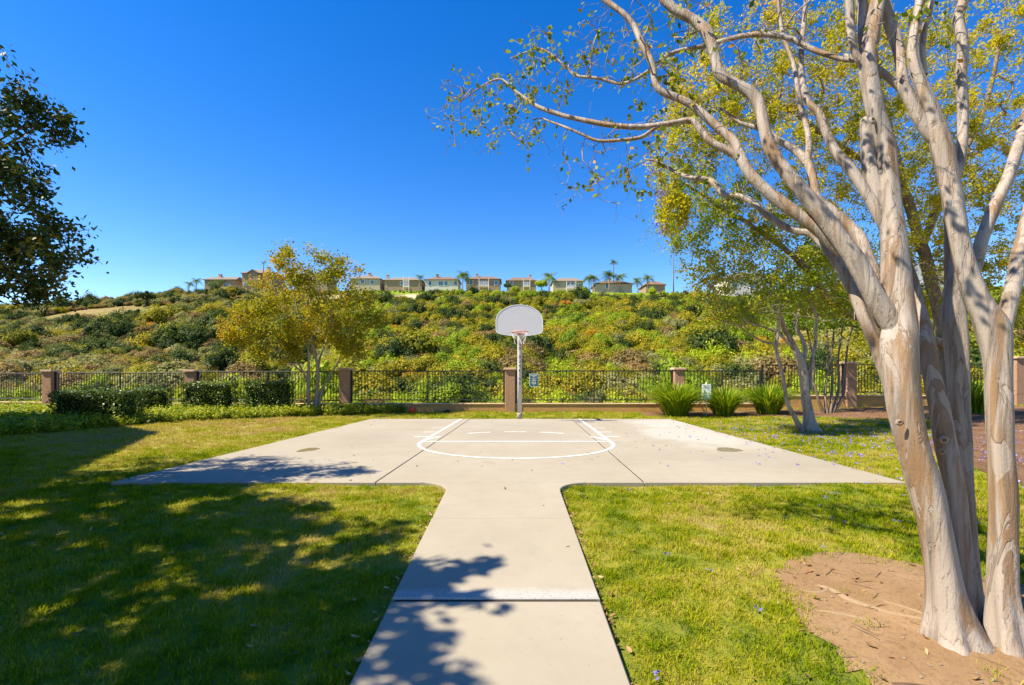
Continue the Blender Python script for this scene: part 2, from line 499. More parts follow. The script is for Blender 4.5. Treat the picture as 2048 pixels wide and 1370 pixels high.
def scatter(name, P, rot, scale, idx, protos, kind='stuff', label=None, cat=None):
    """one uncountable mass: small meshes set out on points"""
    P = np.asarray(P, np.float32); n = len(P)
    m = bpy.data.meshes.new(name)
    m.vertices.add(n); m.vertices.foreach_set('co', P.ravel())
    a = m.attributes.new('rot', 'FLOAT_VECTOR', 'POINT'); a.data.foreach_set('vector', np.asarray(rot, np.float32).ravel())
    a = m.attributes.new('siz', 'FLOAT_VECTOR', 'POINT')
    sc = np.asarray(scale, np.float32)
    if sc.ndim == 1: sc = np.repeat(sc[:, None], 3, 1)
    a.data.foreach_set('vector', sc.ravel())
    a = m.attributes.new('pick', 'INT', 'POINT'); a.data.foreach_set('value', np.asarray(idx, np.int32))
    o = bpy.data.objects.new(name, m); COL.objects.link(o)
    pc = bpy.data.collections.new(name + '_pieces')
    for i, pm in enumerate(protos):
        po = bpy.data.objects.new('%s_piece_%02d' % (name, i), pm); pc.objects.link(po)
    ng = bpy.data.node_groups.new(name + '_scatter', 'GeometryNodeTree')
    ng.interface.new_socket('Geometry', in_out='INPUT', socket_type='NodeSocketGeometry')
    ng.interface.new_socket('Geometry', in_out='OUTPUT', socket_type='NodeSocketGeometry')
    gi = ng.nodes.new('NodeGroupInput'); go = ng.nodes.new('NodeGroupOutput')
    ip = ng.nodes.new('GeometryNodeInstanceOnPoints'); ci = ng.nodes.new('GeometryNodeCollectionInfo')
    ci.inputs['Collection'].default_value = pc
    ci.inputs['Separate Children'].default_value = True
    ci.inputs['Reset Children'].default_value = True
    ip.inputs['Pick Instance'].default_value = True
    def na(nm, ty):
        q = ng.nodes.new('GeometryNodeInputNamedAttribute'); q.data_type = ty; q.inputs['Name'].default_value = nm
        return [s for s in q.outputs if s.enabled and s.name == 'Attribute'][0]
    ng.links.new(gi.outputs[0], ip.inputs['Points'])
    ng.links.new(ci.outputs[0], ip.inputs['Instance'])
    ng.links.new(na('pick', 'INT'), ip.inputs['Instance Index'])
    e2r = ng.nodes.new('FunctionNodeEulerToRotation')
    ng.links.new(na('rot', 'FLOAT_VECTOR'), e2r.inputs[0])
    ng.links.new(e2r.outputs[0], ip.inputs['Rotation'])
    ng.links.new(na('siz', 'FLOAT_VECTOR'), ip.inputs['Scale'])
    ng.links.new(ip.outputs[0], go.inputs[0])
    md = o.modifiers.new('scatter', 'NODES'); md.node_group = ng
    tag(o, label, cat, kind=kind)
    return o

def in_poly(x, y, poly):
    x = np.asarray(x); y = np.asarray(y); c = np.zeros(x.shape, bool)
    n = len(poly)
    for i in range(n):
        x0, y0 = poly[i]; x1, y1 = poly[(i+1) % n]
        cond = ((y0 > y) != (y1 > y)) & (x < (x1 - x0) * (y - y0) / (y1 - y0 + 1e-12) + x0)
        c ^= cond
    return c

def sheet(name, poly, zf, dz, mat, cell=0.12, parent=None):
    """a thin sheet with the outline poly that follows the ground"""
    import bmesh
    bm = bmesh.new()
    vs = [bm.verts.new((x, y, 0)) for x, y in poly]
    bm.faces.new(vs)
    xs = [p[0] for p in poly]; ys = [p[1] for p in poly]
    for k in np.arange(min(xs) + cell, max(xs), cell):
        bmesh.ops.bisect_plane(bm, geom=bm.verts[:] + bm.edges[:] + bm.faces[:], plane_co=(k, 0, 0), plane_no=(1, 0, 0))
    for k in np.arange(min(ys) + cell, max(ys), cell):
        bmesh.ops.bisect_plane(bm, geom=bm.verts[:] + bm.edges[:] + bm.faces[:], plane_co=(0, k, 0), plane_no=(0, 1, 0))
    co = np.array([v.co[:2] for v in bm.verts])
    z = zf(co[:, 0], co[:, 1]) + dz
    for v, q in zip(bm.verts, z): v.co.z = float(q)
    m = bpy.data.meshes.new(name); bm.to_mesh(m); bm.free()
    m.polygons.foreach_set('use_smooth', np.ones(len(m.polygons), bool))
    return obj(name, m, mat, parent)

def wobble(pts, amp, sub=6, seed=0):
    r = np.random.default_rng(seed); out = []
    n = len(pts)
    for i in range(n):
        a = np.array(pts[i]); b = np.array(pts[(i+1) % n])
        for k in range(sub):
            p = a + (b - a) * k / sub
            out.append(tuple(p + r.normal(0, amp, 2)))
    return out

def grid_mesh(name, xs, ys, zf, mat, kind='structure'):
    X, Y = np.meshgrid(xs, ys)
    Z = zf(X, Y)
    V = np.stack([X, Y, Z], -1).reshape(-1, 3)
    nx, ny = len(xs), len(ys)
    i = np.arange(nx - 1)[None, :] + np.arange(ny - 1)[:, None] * nx
    Fq = np.stack([i, i + 1, i + 1 + nx, i + nx], -1).reshape(-1, 4)
    o = obj(name, mesh_np(name, V, Fq, np.full(len(Fq), 4), True), mat)
    tag(o, kind=kind)
    return o

# ------------------------------------------------------------------ the setting: ground, lawn, terrain
FENCE = [(-24.4, 19.4), (-18.25, 18.6), (-12.1, 17.8), (-6.12, 17.3), (-0.07, 17.3), (6.11, 17.3), (12.39, 17.3), (18.4, 17.15), (24.5, 16.9)]
def fence_y(x):
    return np.interp(x, [p[0] for p in FENCE], [p[1] for p in FENCE])

RU = [-1.6, -1.15, -0.95, -0.80, -0.72, -0.62, -0.40, 0.0, 0.30, 0.6, 1.0, 1.6]
RZ = [25, 26.0, 28.0, 31.0, 33.2, 34.4, 34.6, 34.2, 33.6, 34, 36, 38]
def wave(x, y, s, k):
    return np.sin(x * s + k) * np.cos(y * s * 1.3 + k * 2.1) + 0.6 * np.sin(x * s * 2.3 - y * s * 1.7 + k * 1.3)
def terrain(x, y):
    x = np.asarray(x, float); y = np.asarray(y, float)
    u = x / np.maximum(y, 1.0)
    zr = np.interp(u, RU, RZ)
    fy = fence_y(np.clip(x, -24, 24))
    t0 = np.clip((y - fy - 0.2) / 14.0, 0, 1)
    near = -0.30 - 2.9 * t0 * t0 * (3 - 2 * t0)
    t = np.clip((y - 36.0) / (196.0 - 36.0), 0, 1)
    s = 0.80 * t + 0.20 * t * t
    z = near + (zr + 3.2) * s
    z = z + np.clip((y - 40) / 30, 0, 1) * np.clip((193 - y) / 30, 0, 1) * (1.1 * wave(x, y, 0.05, 1.0) + 0.6 * wave(x, y, 0.13, 2.0))
    # gullies running down the slope
    gl = np.exp(-((u - 0.07 - 0.05 * np.sin(y * 0.04)) / 0.05) ** 2) + np.exp(-((u + 0.45 + 0.04 * np.sin(y * 0.05)) / 0.06) ** 2)
    z = z - 2.2 * gl * np.clip((y - 40) / 30, 0, 1) * np.clip((180 - y) / 40, 0, 1)
    z = z - np.clip(y - 230, 0, 4000) * 0.01
    return z

us = np.linspace(-1.75, 1.75, 190)
yy = np.concatenate([np.linspace(17.0, 40, 40), np.geomspace(41, 235, 110), np.geomspace(250, 6000, 14)])
U, YY = np.meshgrid(us, yy)
XX = U * YY
FYg = fence_y(np.clip(XX, -24.4, 24.5))
YY2 = np.where(YY < 40, FYg + 0.14 + (YY - 17.0) * (40 - FYg - 0.14) / 23.0, YY)
ZZ = terrain(XX, YY2)
nx, ny = len(us), len(yy)
ii = np.arange(nx - 1)[None, :] + np.arange(ny - 1)[:, None] * nx
Fq = np.stack([ii, ii + 1, ii + 1 + nx, ii + nx], -1).reshape(-1, 4)
hill = obj('hillside', mesh_np('hillside', np.stack([XX, YY2, ZZ], -1).reshape(-1, 3), Fq, np.full(len(Fq), 4), True), M['hill'])
tag(hill, kind='structure')

def gnd(x, y): return lawn_z(x, y) - 0.10
ground = grid_mesh('ground', np.linspace(-90, 90, 61), np.linspace(-80, 19.4, 61), lambda x, y: np.where((y > fence_y(np.clip(x, -24, 24)) - 0.3), -1.2, -0.34) + 0*x, M['earth'])
lawn = grid_mesh('lawn', np.concatenate([np.linspace(-26, -8, 40, endpoint=False), np.linspace(-8, 8, 161), np.linspace(8, 26, 41)[1:]]), np.concatenate([np.linspace(-8, 1, 12, endpoint=False), np.linspace(1, 17.15, 162)]), lawn_z, M['lawn'])

# far mountain seen between the trees on the right
def mtn(x, y):
    u = x / y
    r = 640 + 120 * np.sin(u * 9 + 1) + 60 * np.sin(u * 23) + 26 * np.sin(u * 61 + 2)
    t = np.clip((y - 2400) / 900, 0, 1)
    return -20 + (r * (0.35 + 0.65 * np.clip((u - 0.35) / 0.45, 0, 1)) + 20) * t + 30 * wave(x, y, 0.006, 0.7) * t * (1 - t)
tu = np.linspace(0.35, 1.7, 60); ty = np.linspace(2350, 3300, 24)
TU, TY = np.meshgrid(tu, ty); TX = TU * TY
nx = len(tu)
ii = np.arange(nx - 1)[None, :] + np.arange(len(ty) - 1)[:, None] * nx
Fq = np.stack([ii, ii + 1, ii + 1 + nx, ii + nx], -1).reshape(-1, 4)
tag(obj('mountain', mesh_np('mountain', np.stack([TX, TY, mtn(TX, TY)], -1).reshape(-1, 3), Fq, np.full(len(Fq), 4), True), plain('mountain_rock', (0.20, 0.22, 0.22), 0.95, 0.1, var=0.3, scale=0.004)), kind='structure')

# ------------------------------------------------------------------ court and walkway
def cx(y): return -0.04 + (y - 5.4) * 0.033          # the court's middle line
def slab(name, poly, parent, mat, top=0.0, th=0.13, b=0.007):
    """a concrete slab with eased edges"""
    P = [Vector((x, y)) for x, y in poly]
    n = len(P); ins = []
    for i in range(n):
        a, c, d = P[i-1], P[i], P[(i+1) % n]
        e1 = (c - a).normalized(); e2 = (d - c).normalized()
        nn = (Vector((-e1.y, e1.x)) + Vector((-e2.y, e2.x)))
        nn = nn / max(0.5, nn.length_squared / 2)
        ins.append(c + nn * b)
    V = [(p.x, p.y, gz(p.x, p.y) - th) for p in P] + [(p.x, p.y, gz(p.x, p.y) + top - b) for p in P] + [(p.x, p.y, gz(p.x, p.y) + top) for p in ins]
    Fs = [tuple(range(2*n, 3*n))]
    for r in (0, n):
        for i in range(n):
            j = (i+1) % n
            Fs.append((r+i, r+j, r+n+j, r+n+i))
    return MB().add(V, Fs).build(name, mat, parent)

YN, YF = 5.4, 14.36
court = sheet('basketball_court', [(cx(YN)-4.5, YN+0.05), (cx(YN)+4.5, YN+0.05), (cx(YF)+4.5, YF-0.05), (cx(YF)-4.5, YF-0.05)], g, -0.004, M['joint'], 3.0)
tag(court, kind='structure')
gap = 0.006
cols = [(-4.57, -1.53), (-1.53, 1.56), (1.56, 4.57)]
rows = [(YN, 8.28), (8.28, YF)]
for a, b in cols:
    for y0, y1 in rows:
        xa0 = a + (gap if a > -4 else 0); xb0 = b - (gap if b < 4 else 0)
        yy0 = y0 + (0.002 if y0 > 6 else 0.003); yy1 = y1 - (0.002 if y1 < 9 else 0)
        slab('slab', [(cx(yy0)+xa0, yy0), (cx(yy0)+xb0, yy0), (cx(yy1)+xb0, yy1), (cx(yy1)+xa0, yy1)], court, M['concrete'])

walk = sheet('walkway', [(-0.69, -3.9), (0.5, -3.9), (0.5, YN-0.02), (-0.69, YN-0.02)], g, -0.004, M['joint'], 3.0)
tag(walk, kind='structure')
XL, XR = -0.715, 0.522
for y0, y1 in ((-4.0, -0.02), (-0.02, 1.36), (1.36, 2.770), (2.789, 4.182)):
    slab('slab', [(XL, y0 + 0.003), (XR, y0 + 0.003), (XR, y1 - 0.003), (XL, y1 - 0.003)], walk, M['path_concrete'], top=0.006 if y0 == 2.789 else 0.0)
rr = 0.33
arcR = [(XR + rr - rr*math.cos(t), YN - 0.004 - rr + rr*math.sin(t)) for t in np.linspace(0, math.pi/2, 9)]
arcL = [(XL - rr + rr*math.cos(t), YN - 0.004 - rr + rr*math.sin(t)) for t in np.linspace(math.pi/2, 0, 9)]
slab('slab', [(XL, 4.194), (XR, 4.194)] + arcR + arcL, walk, M['path_concrete'])

# painted key: lane lines, free throw line, circle, dashes, lane marks
def strip_mesh(pts, w, dz=0.004):
    P = [Vector((x, y)) for x, y in pts]; V = []
    for i, p in enumerate(P):
        d = (P[min(i+1, len(P)-1)] - P[max(i-1, 0)]).normalized()
        nn = Vector((-d.y, d.x)) * w / 2
        for q in (p + nn, p - nn): V.append((q.x, q.y, gz(q.x, q.y) + dz))
    return MB().add(V, [(2*i+1, 2*i+3, 2*i+2, 2*i) for i in range(len(P)-1)])
LH, LW, YT = 1.80, 0.068, 8.90
cxt = cx(YT)
key = [(cx(YF-0.02)-LH, YF-0.02), (cx(11)-LH, 11.0), (cxt-LH, YT)]
key += [(cxt - LH*math.cos(t), YT - LH*1.03*math.sin(t)) for t in np.linspace(0, math.pi, 49)[1:-1]]
key += [(cxt+LH, YT), (cx(11)+LH, 11.0), (cx(YF-0.02)+LH, YF-0.02)]
strip_mesh(key, LW).build('painted_line', M['paint'], court)
strip_mesh([(cxt-LH+0.04, YT+0.1), (cxt, YT+0.1), (cxt+LH-0.04, YT+0.1)], 0.085, 0.004).build('painted_line', M['paint'], court)
for t0, t1 in ((12, 30), (54, 72), (82, 98), (108, 126), (150, 168)):
    strip_mesh([(cxt - LH*math.cos(R(t)), YT + LH*math.sin(R(t))) for t in np.linspace(t0, t1, 8)], 0.085).build('painted_line', M['paint'], court)
for y in (9.75, 10.65, 11.55):
    for s in (-1, 1):
        strip_mesh([(cx(y)+s*(LH+0.035), y), (cx(y)+s*(LH+0.33), y)], 0.075).build('painted_line', M['paint'], court)

def puddle(px, py, rx, ry, label, seed):
    s = 65.6 * (py - 762) / 76.0; Y = F / s; X = (px - 1024) / s
    r = np.random.default_rng(seed); ph = r.uniform(0, 6, 4)
    poly = []
    for k in range(40):
        t = 2*math.pi*k/40
        q = 1 + 0.13*math.sin(2*t+ph[0]) + 0.10*math.sin(3*t+ph[1]) + 0.06*math.sin(7*t+ph[2])
        poly.append((X + rx*q*math.cos(t), Y + ry*q*math.sin(t)))
    o = sheet('puddle', poly, g, 0.003, M['puddle'], 0.15)
    tag(o, label, 'puddle', 'puddles drying on the court')
puddle(617, 899, 0.13, 0.24, 'small brown puddle on the left half of the court', 3)
puddle(1457, 899, 0.22, 0.22, 'brown puddle on the right half of the court beside the pale stain', 4)

# bare dirt under the big tree, mulch beds
DIRT = [(1.50, 1.0), (1.60, 2.05), (1.57, 2.5), (1.66, 2.85), (1.80, 3.2), (2.05, 3.42), (2.5, 3.5), (2.85, 3.3), (3.2, 3.05), (3.7, 2.75), (4.2, 1.9), (4.2, 1.0)]
dirt_p = wobble(DIRT, 0.022, 9, 1)
tag(sheet('dirt_patch', dirt_p, lawn_z, 0.006, M['dirt'], 0.08), kind='structure')
MULCH = [(5.75, 5.2), (6.15, 6.2), (6.6, 7.3), (7.4, 8.6), (9.6, 10.4), (11.5, 12.4), (9.4, 13.9), (7.0, 15.2), (4.9, 15.35), (4.4, 16.0), (4.6, 17.1), (24, 16.6), (24, 3.5), (9, 3.0), (7.2, 3.9)]
mul_p = wobble(MULCH, 0.03, 8, 2)
tag(sheet('mulch_bed', mul_p, lawn_z, 0.008, M['mulch'], 0.4), kind='structure')
BED = [(-26, 6.0), (-12.6, 7.6), (-10.6, 9.6), (-10.4, 11.2), (-10.0, 12.8), (-9.4, 13.9), (-7.4, 15.0), (-5.4, 15.9), (-4.2, 16.5), (-3.9, 17.15), (-6.1, 17.15), (-26, 17.1)]
bed_p = wobble(BED, 0.03, 6, 3)
tag(sheet('planting_bed', bed_p, lawn_z, 0.008, M['earth'], 0.4), kind='structure')

# ------------------------------------------------------------------ fence: low wall, stucco pillars, iron panels
def wall_top(x): return 0.40 if x > 9.2 else (0.075 if x > -6 else 0.045)
pil_labels = [None, 'stucco pillar at far left, beyond the clipped hedges', 'stucco pillar second from the left, above a clipped hedge',
              'stucco pillar striped by shadows, just right of the slender multi-stem tree', 'stucco pillar directly behind the basketball pole',
              'stucco pillar rising behind the first strappy clump', 'shaded taller stucco pillar behind the young multi-stem tree at right',
              'dark pillar at far right behind the big pale trunks', None]
for i, (x, y) in enumerate(FENCE):
    if pil_labels[i] is None: continue
    top = 1.60 if x > 9 else (1.375 if x > -10 else 1.30)
    if x > 18: top = 1.78
    e = empty('stucco_pillar', (x, y, -0.36))
    w = 0.185
    h = top + 0.36
    MB().bbox(-w, w, -w, w, 0, h - 0.075, 0.015).build('shaft', M['stucco'], e)
    c = MB()
    c.bbox(-w-0.05, w+0.05, -w-0.05, w+0.05, h-0.073, h, 0.02)
    c.build('cap', M['cap'], e)
    tag(e, pil_labels[i], 'pillar', 'stucco fence pillars')
walls = ['low stucco wall at far left under the fence', 'low stucco wall behind the clipped hedges', 'low stucco wall behind the multi-stem tree at left',
         'low stucco wall with the red ball at its foot', 'low stucco wall between the hoop and the strappy clumps', 'low stucco wall behind the strappy clumps', 'shaded stucco wall at right behind the big trunks', None]
panel_lab = ['black iron fence panel at the left edge of the view', 'black iron fence panel above the two left hedges', 'black iron fence panel behind the left multi-stem tree',
             'black iron fence panel left of the hoop pole above the red ball', 'black iron fence panel carrying the small teal sign', 'black iron fence panel behind the strappy clumps', 'black iron fence panel glimpsed between the big trunks at right', None]
picket_mesh = {}
def fence_panel(x0, y0, x1, y1, zb, zt, label, end_post=None):
    L = math.hypot(x1 - x0, y1 - y0)
    e = empty('iron_fence_panel', (x0, y0, 0), math.atan2(y1 - y0, x1 - x0))
    MB().bbox(0, L, -0.02, 0.02, zt - 0.04, zt, 0.004).build('top_rail', M['iron'], e)
    MB().bbox(0, L, -0.018, 0.018, zb, zb + 0.035, 0.004).build('bottom_rail', M['iron'], e)
    key = (round(zb, 3), round(zt, 3))
    if key not in picket_mesh:
        picket_mesh[key] = MB().box(-0.0085, 0.0085, -0.0085, 0.0085, zb + 0.03, zt - 0.036).mesh('picket')
        picket_mesh[key].materials.append(M['iron'])
    n = int(L / 0.112)
    for k in range(n):
        p = obj('picket', picket_mesh[key], None, e, ((k + 0.5) * L / n + random.uniform(-0.002, 0.002), 0, 0))
        p.rotation_euler = (random.uniform(-0.004, 0.004), random.uniform(-0.006, 0.006), 0)
    MB().bbox(L/2 - 0.024, L/2 + 0.024, -0.024, 0.024, zb - 0.14, zt + 0.004, 0.004).build('post', M['iron'], e)
    MB().bbox(0.0, 0.05, -0.026, 0.026, zb - 0.14, zt + 0.006, 0.004).build('post', M['iron'], e)
    MB().bbox(L - 0.05, L, -0.026, 0.026, zb - 0.14, zt + 0.006, 0.004).build('post', M['iron'], e)
    tag(e, label, 'fence panel', 'iron fence panels')
def low_wall(x0, y0, x1, y1, zt, label):
    L = math.hypot(x1 - x0, y1 - y0)
    e = empty('low_wall', (x0, y0, -0.36), math.atan2(y1 - y0, x1 - x0))
    MB().bbox(0, L, -0.10, 0.10, 0, zt + 0.36 - 0.04, 0.01).build('wall_body', M['wall_stucco'], e)
    MB().bbox(0, L, -0.125, 0.125, zt + 0.36 - 0.038, zt + 0.36, 0.012).build('coping', M['coping'], e)
    tag(e, label, 'wall', 'low walls under the iron fence')
for i in range(len(FENCE) - 1):
    if walls[i] is None: continue
    (x0, y0), (x1, y1) = FENCE[i], FENCE[i+1]
    d = Vector((x1 - x0, y1 - y0)).normalized() * 0.19
    a = (x0 + d.x, y0 + d.y); b = (x1 - d.x, y1 - d.y)
    if i == 5:                                      # the fence steps up half way
        mxp = (9.18, 17.3)
        low_wall(a[0], a[1], mxp[0], mxp[1], 0.075, walls[i])
        low_wall(mxp[0] + 0.003, mxp[1], b[0], b[1], 0.37, 'higher shaded low wall behind the young multi-stem tree')
        fence_panel(a[0], a[1], mxp[0], mxp[1], 0.17, 1.275, panel_lab[i])
        fence_panel(mxp[0] + 0.003, mxp[1], b[0], b[1], 0.46, 1.49, 'taller black iron fence panel left of the shaded pillar')
        continue
    zt = {0: 1.17, 1: 1.20, 2: 1.245, 3: 1.272, 4: 1.276, 6: 1.50}[i]
    zb = {0: 0.13, 1: 0.14, 2: 0.15, 3: 0.17, 4: 0.17, 6: 0.46}[i]
    low_wall(a[0], a[1], b[0], b[1], {0: 0.03, 1: 0.045, 2: 0.06, 3: 0.075, 4: 0.075, 6: 0.37}[i], walls[i])
    fence_panel(a[0], a[1], b[0], b[1], zb, zt, panel_lab[i])

# ------------------------------------------------------------------ basketball hoop
hoop = empty('basketball_hoop', (0.235, 14.40, gz(0, 14.36)))
tag(hoop, 'white basketball hoop with fan backboard and NO DUNKING on its pole', 'basketball hoop')
zo = gz(0, 14.36)
PR = 0.072
MB().tube([(0, 0, 0.18), (0, 0, 1.6), (-0.004, 0, 2.72 - zo), (-0.004, -0.05, 2.82 - zo), (-0.004, -0.22, 2.92 - zo), (-0.004, -1.18, 2.95 - zo)], [PR, PR*0.98, PR*0.95, PR*0.93, PR*0.9, PR*0.85], 20).build('pole', M['pole'], hoop, True)
MB().tube([(0, 0, -0.02), (0, 0, 0.14), (0, 0, 0.181)], [PR+0.006, PR+0.006, PR+0.003], 20).build('pole_base', M['pole_base'], hoop, True)
by = -1.25
bz = 2.25 - zo
out = [(-0.25, 0.0), (0.25, 0.0), (0.48, 0.035), (0.60, 0.07), (0.645, 0.11), (0.66, 0.16), (0.66, 0.40)]
out += [(0.66*math.cos(t), 0.41 + 0.46*math.sin(t)) for t in np.linspace(0.04, math.pi - 0.04, 30)]
out += [(-0.66, 0.40), (-0.66, 0.16), (-0.645, 0.11), (-0.60, 0.07), (-0.48, 0.035)]
bd = empty('backboard', (-0.03, by, bz)); bd.parent = hoop
MB().prism([(x, z) for x, z in out], 0.0, 0.03, 'y').build('panel', M['board'], bd)
rimv = []; n = len(out)
ob = MB()
cen = (0, 0.42)
for i in range(n):
    (xa, za), (xb, zb_) = out[i], out[(i+1) % n]
    ka = [((x, -0.006, z), (cen[0] + (x-cen[0])*0.965, -0.006, cen[1] + (z-cen[1])*0.965)) for x, z in ((xa, za), (xb, zb_))]
    (o1, i1), (o2, i2) = ka
    back = lambda p: (p[0], 0.034, p[2])
    sc_ = lambda p: (p[0]*1.004, p[1], cen[1] + (p[2]-cen[1])*1.006)
    o1, o2 = sc_(o1), sc_(o2)
    ob.add([o1, o2, i2, i1, back(o1), back(o2)], [(0, 1, 2, 3), (0, 4, 5, 1)])
ob.build('edge_flange', M['board_rim'], bd)
MB().box(-0.05, 0.05, 0.032, 0.10, 0.05, 0.75).build('mount_plate', M['zinc'], bd)
rim = empty('rim', (-0.03, by - 0.38, 2.325 - zo)); rim.parent = hoop
MB().tube([(0.2286*math.cos(t), 0.2286*math.sin(t), 0) for t in np.linspace(0, 2*math.pi, 41)], 0.0125, 8, False).build('ring', M['rim'], rim, True)
rb = MB()
rb.box(-0.085, 0.085, 0.352, 0.372, -0.07, 0.03)
rb.tube([(-0.07, 0.355, -0.01), (-0.06, 0.215, -0.006)], 0.011, 6); rb.tube([(0.07, 0.355, -0.01), (0.06, 0.215, -0.006)], 0.011, 6)
rb.box(-0.06, 0.06, 0.20, 0.355, -0.014, -0.004)
rb.build('bracket', M['rim'], rim)
nt = MB()
rs_ = np.random.default_rng(5)
for k in range(12):
    a0 = 2*math.pi*k/12
    if k in (2, 3, 7): continue                          # torn strands
    for sgn in (-1, 1):
        pts = []
        lim = 3 if k in (5, 6, 9) else 5
        for j in range(lim):
            t = a0 + sgn * j * math.pi/12
            r = 0.222 - 0.028*j + 0.003*rs_.normal()
            pts.append((r*math.cos(t), r*math.sin(t), -0.012 - 0.078*j - 0.01*rs_.random()))
        nt.tube(pts, 0.0055, 4, False)
nt.build('net', M['net'], rim)

def text_mesh(s, size):
    cu = bpy.data.curves.new('letters', 'FONT'); cu.body = s; cu.size = size; cu.align_x = 'CENTER'; cu.align_y = 'CENTER'
    cu.resolution_u = 4; cu.offset = size * 0.012
    o = bpy.data.objects.new('letters', cu); COL.objects.link(o)
    dg = bpy.context.evaluated_depsgraph_get()
    m = bpy.data.meshes.new_from_object(o.evaluated_get(dg))
    bpy.data.objects.remove(o)
    return m
for ch, z in zip('NODUNKING', (2.07, 1.945, 1.68, 1.545, 1.41, 1.27, 1.14, 1.015, 0.88)):
    m = text_mesh(ch, 0.125)
    # paint that wraps round the pole, with the small gaps a stencil leaves
    co = np.empty(len(m.vertices)*3, np.float32); m.vertices.foreach_get('co', co); co = co.reshape(-1, 3)
    c2 = np.zeros_like(co)
    ang = np.clip(co[:, 0] * 0.78, -0.06, 0.06) / PR
    c2[:, 0] = np.sin(ang) * (PR + 0.002); c2[:, 1] = -np.cos(ang) * (PR + 0.002); c2[:, 2] = co[:, 1]
    m.vertices.foreach_set('co', c2.ravel()); m.update(); m.name = 'stencil_letter'
    obj('stencil_letter', m, M['black_letter'], hoop, (0, 0, z - zo))

# ------------------------------------------------------------------ signs
sg = empty('rules_sign', (0.806, 17.265, 0.915))
tag(sg, 'small teal rules sign with pale border and lines of lettering on the fence', 'sign')
MB().bbox(-0.165, 0.165, -0.004, 0.004, -0.235, 0.235, 0.003).build('border', M['sign_pale'], sg)
MB().box(-0.142, 0.142, -0.0065, -0.0045, -0.212, 0.212).build('field', M['sign_teal'], sg)
r_ = random.Random(4)
tx = MB()
for z, w, h in ((0.165, 0.225, 0.030), (0.128, 0.06, 0.020), (0.075, 0.235, 0.017), (0.045, 0.05, 0.012), (0.018, 0.14, 0.014), (-0.008, 0.19, 0.014), (-0.034, 0.15, 0.014), (-0.085, 0.18, 0.022), (-0.115, 0.16, 0.014), (-0.14, 0.17, 0.014), (-0.185, 0.05, 0.016)):
    x = -w/2
    while x < w/2:
        q = r_.uniform(0.010, 0.03)
        tx.box(x, min(w/2, x+q), -0.0085, -0.007, z-h/2, z+h/2)
        x += q + 0.006
tag(tx.build('lettering', M['sign_white'], sg), kind='stuff')
ds = empty('post_sign', (6.32, 15.3, float(lawn_z(6.32, 15.3))))
tag(ds, 'small white and green sign on a thin post between two strappy clumps', 'sign')
zs = ds.location.z
MB().tube([(0, 0, 0), (0.003, 0, 0.9 - zs)], 0.017, 8).build('post', M['zinc'], ds, True)
MB().bbox(-0.148, 0.148, -0.030, -0.022, 0.345 - zs, 0.825 - zs, 0.003).build('panel', M['sign_white'], ds)
pz = 0.825 - zs
def flat(poly, y, name, mat, kind=None):
    o = MB().prism(poly, y, y + 0.001, 'y').build(name, mat, ds)
    return o
flat([(-0.14, pz-0.468), (0.14, pz-0.468), (0.14, pz-0.36), (-0.14, pz-0.36)], -0.0325, 'green_band', M['sign_green'])
flat([(-0.14, pz-0.128), (0.14, pz-0.128), (0.14, pz-0.119), (-0.14, pz-0.119)], -0.0325, 'rule_line', M['sign_green'])
dog = [(-0.09, 0.0), (-0.07, 0.0), (-0.06, 0.05), (-0.02, 0.02), (0.0, 0.0), (0.02, 0.0), (0.012, 0.06), (-0.005, 0.09), (-0.03, 0.11), (-0.035, 0.15), (-0.06, 0.165), (-0.095, 0.135), (-0.075, 0.125), (-0.08, 0.07)]
flat([(x - 0.01, pz - 0.34 + z) for x, z in dog], -0.0325, 'dog_symbol', M['sign_green'])
flat([(0.07, pz-0.33), (0.10, pz-0.33), (0.095, pz-0.27), (0.085, pz-0.25), (0.075, pz-0.27)], -0.0325, 'bag_symbol', M['sign_grey'])
tx = MB()
for z, w, h in ((-0.04, 0.22, 0.028), (-0.085, 0.20, 0.022)):
    x = -w/2
    while x < w/2:
        q = r_.uniform(0.015, 0.035); tx.box(x, min(w/2, x+q), -0.0335, -0.0315, pz+z-h/2, pz+z+h/2); x += q + 0.012
tag(tx.build('lettering', M['sign_grey'], ds), kind='stuff')
tx = MB()
for z, w, h in ((-0.40, 0.20, 0.020), (-0.435, 0.15, 0.016)):
    x = -w/2
    while x < w/2:
        q = r_.uniform(0.012, 0.03); tx.box(x, min(w/2, x+q), -0.0345, -0.0330, pz+z-h/2, pz+z+h/2); x += q + 0.008
tag(tx.build('lettering', M['sign_white'], ds), kind='stuff')

# ------------------------------------------------------------------ ball and dark bundle at the wall
bx_, by_ = at(824, 800, 16.6).x, 16.6
ball = empty('ball', (bx_, by_, float(lawn_z(bx_, by_))))
tag(ball, 'red rubber ball lying in the grass at the foot of the low wall', 'ball')
MB().lathe([(0.122*math.sin(t)+1e-4, 0.122*(1-math.cos(t))) for t in np.linspace(0, math.pi, 17)], 24).build('skin', M['ball'], ball, True)
sm = MB()
for ax in range(3):
    pts = []
    for t in np.linspace(0, 2*math.pi, 37):
        c, s = 0.1215*math.cos(t), 0.1215*math.sin(t)
        p = [(c, s, 0), (c, 0, s), (0.05*math.cos(2*t)*0+0.3*c, c*0.95, s)][ax]
        v = Vector(p).normalized()*0.1215
        pts.append((v.x, v.y, v.z + 0.122))
    sm.tube(pts, 0.003, 5, False)
sm.build('seam', M['seam'], ball)
bx_, by_ = at(894, 800, 16.95).x, 16.95
rs_ = np.random.default_rng(3)
V = []; nU, nV = 18, 9
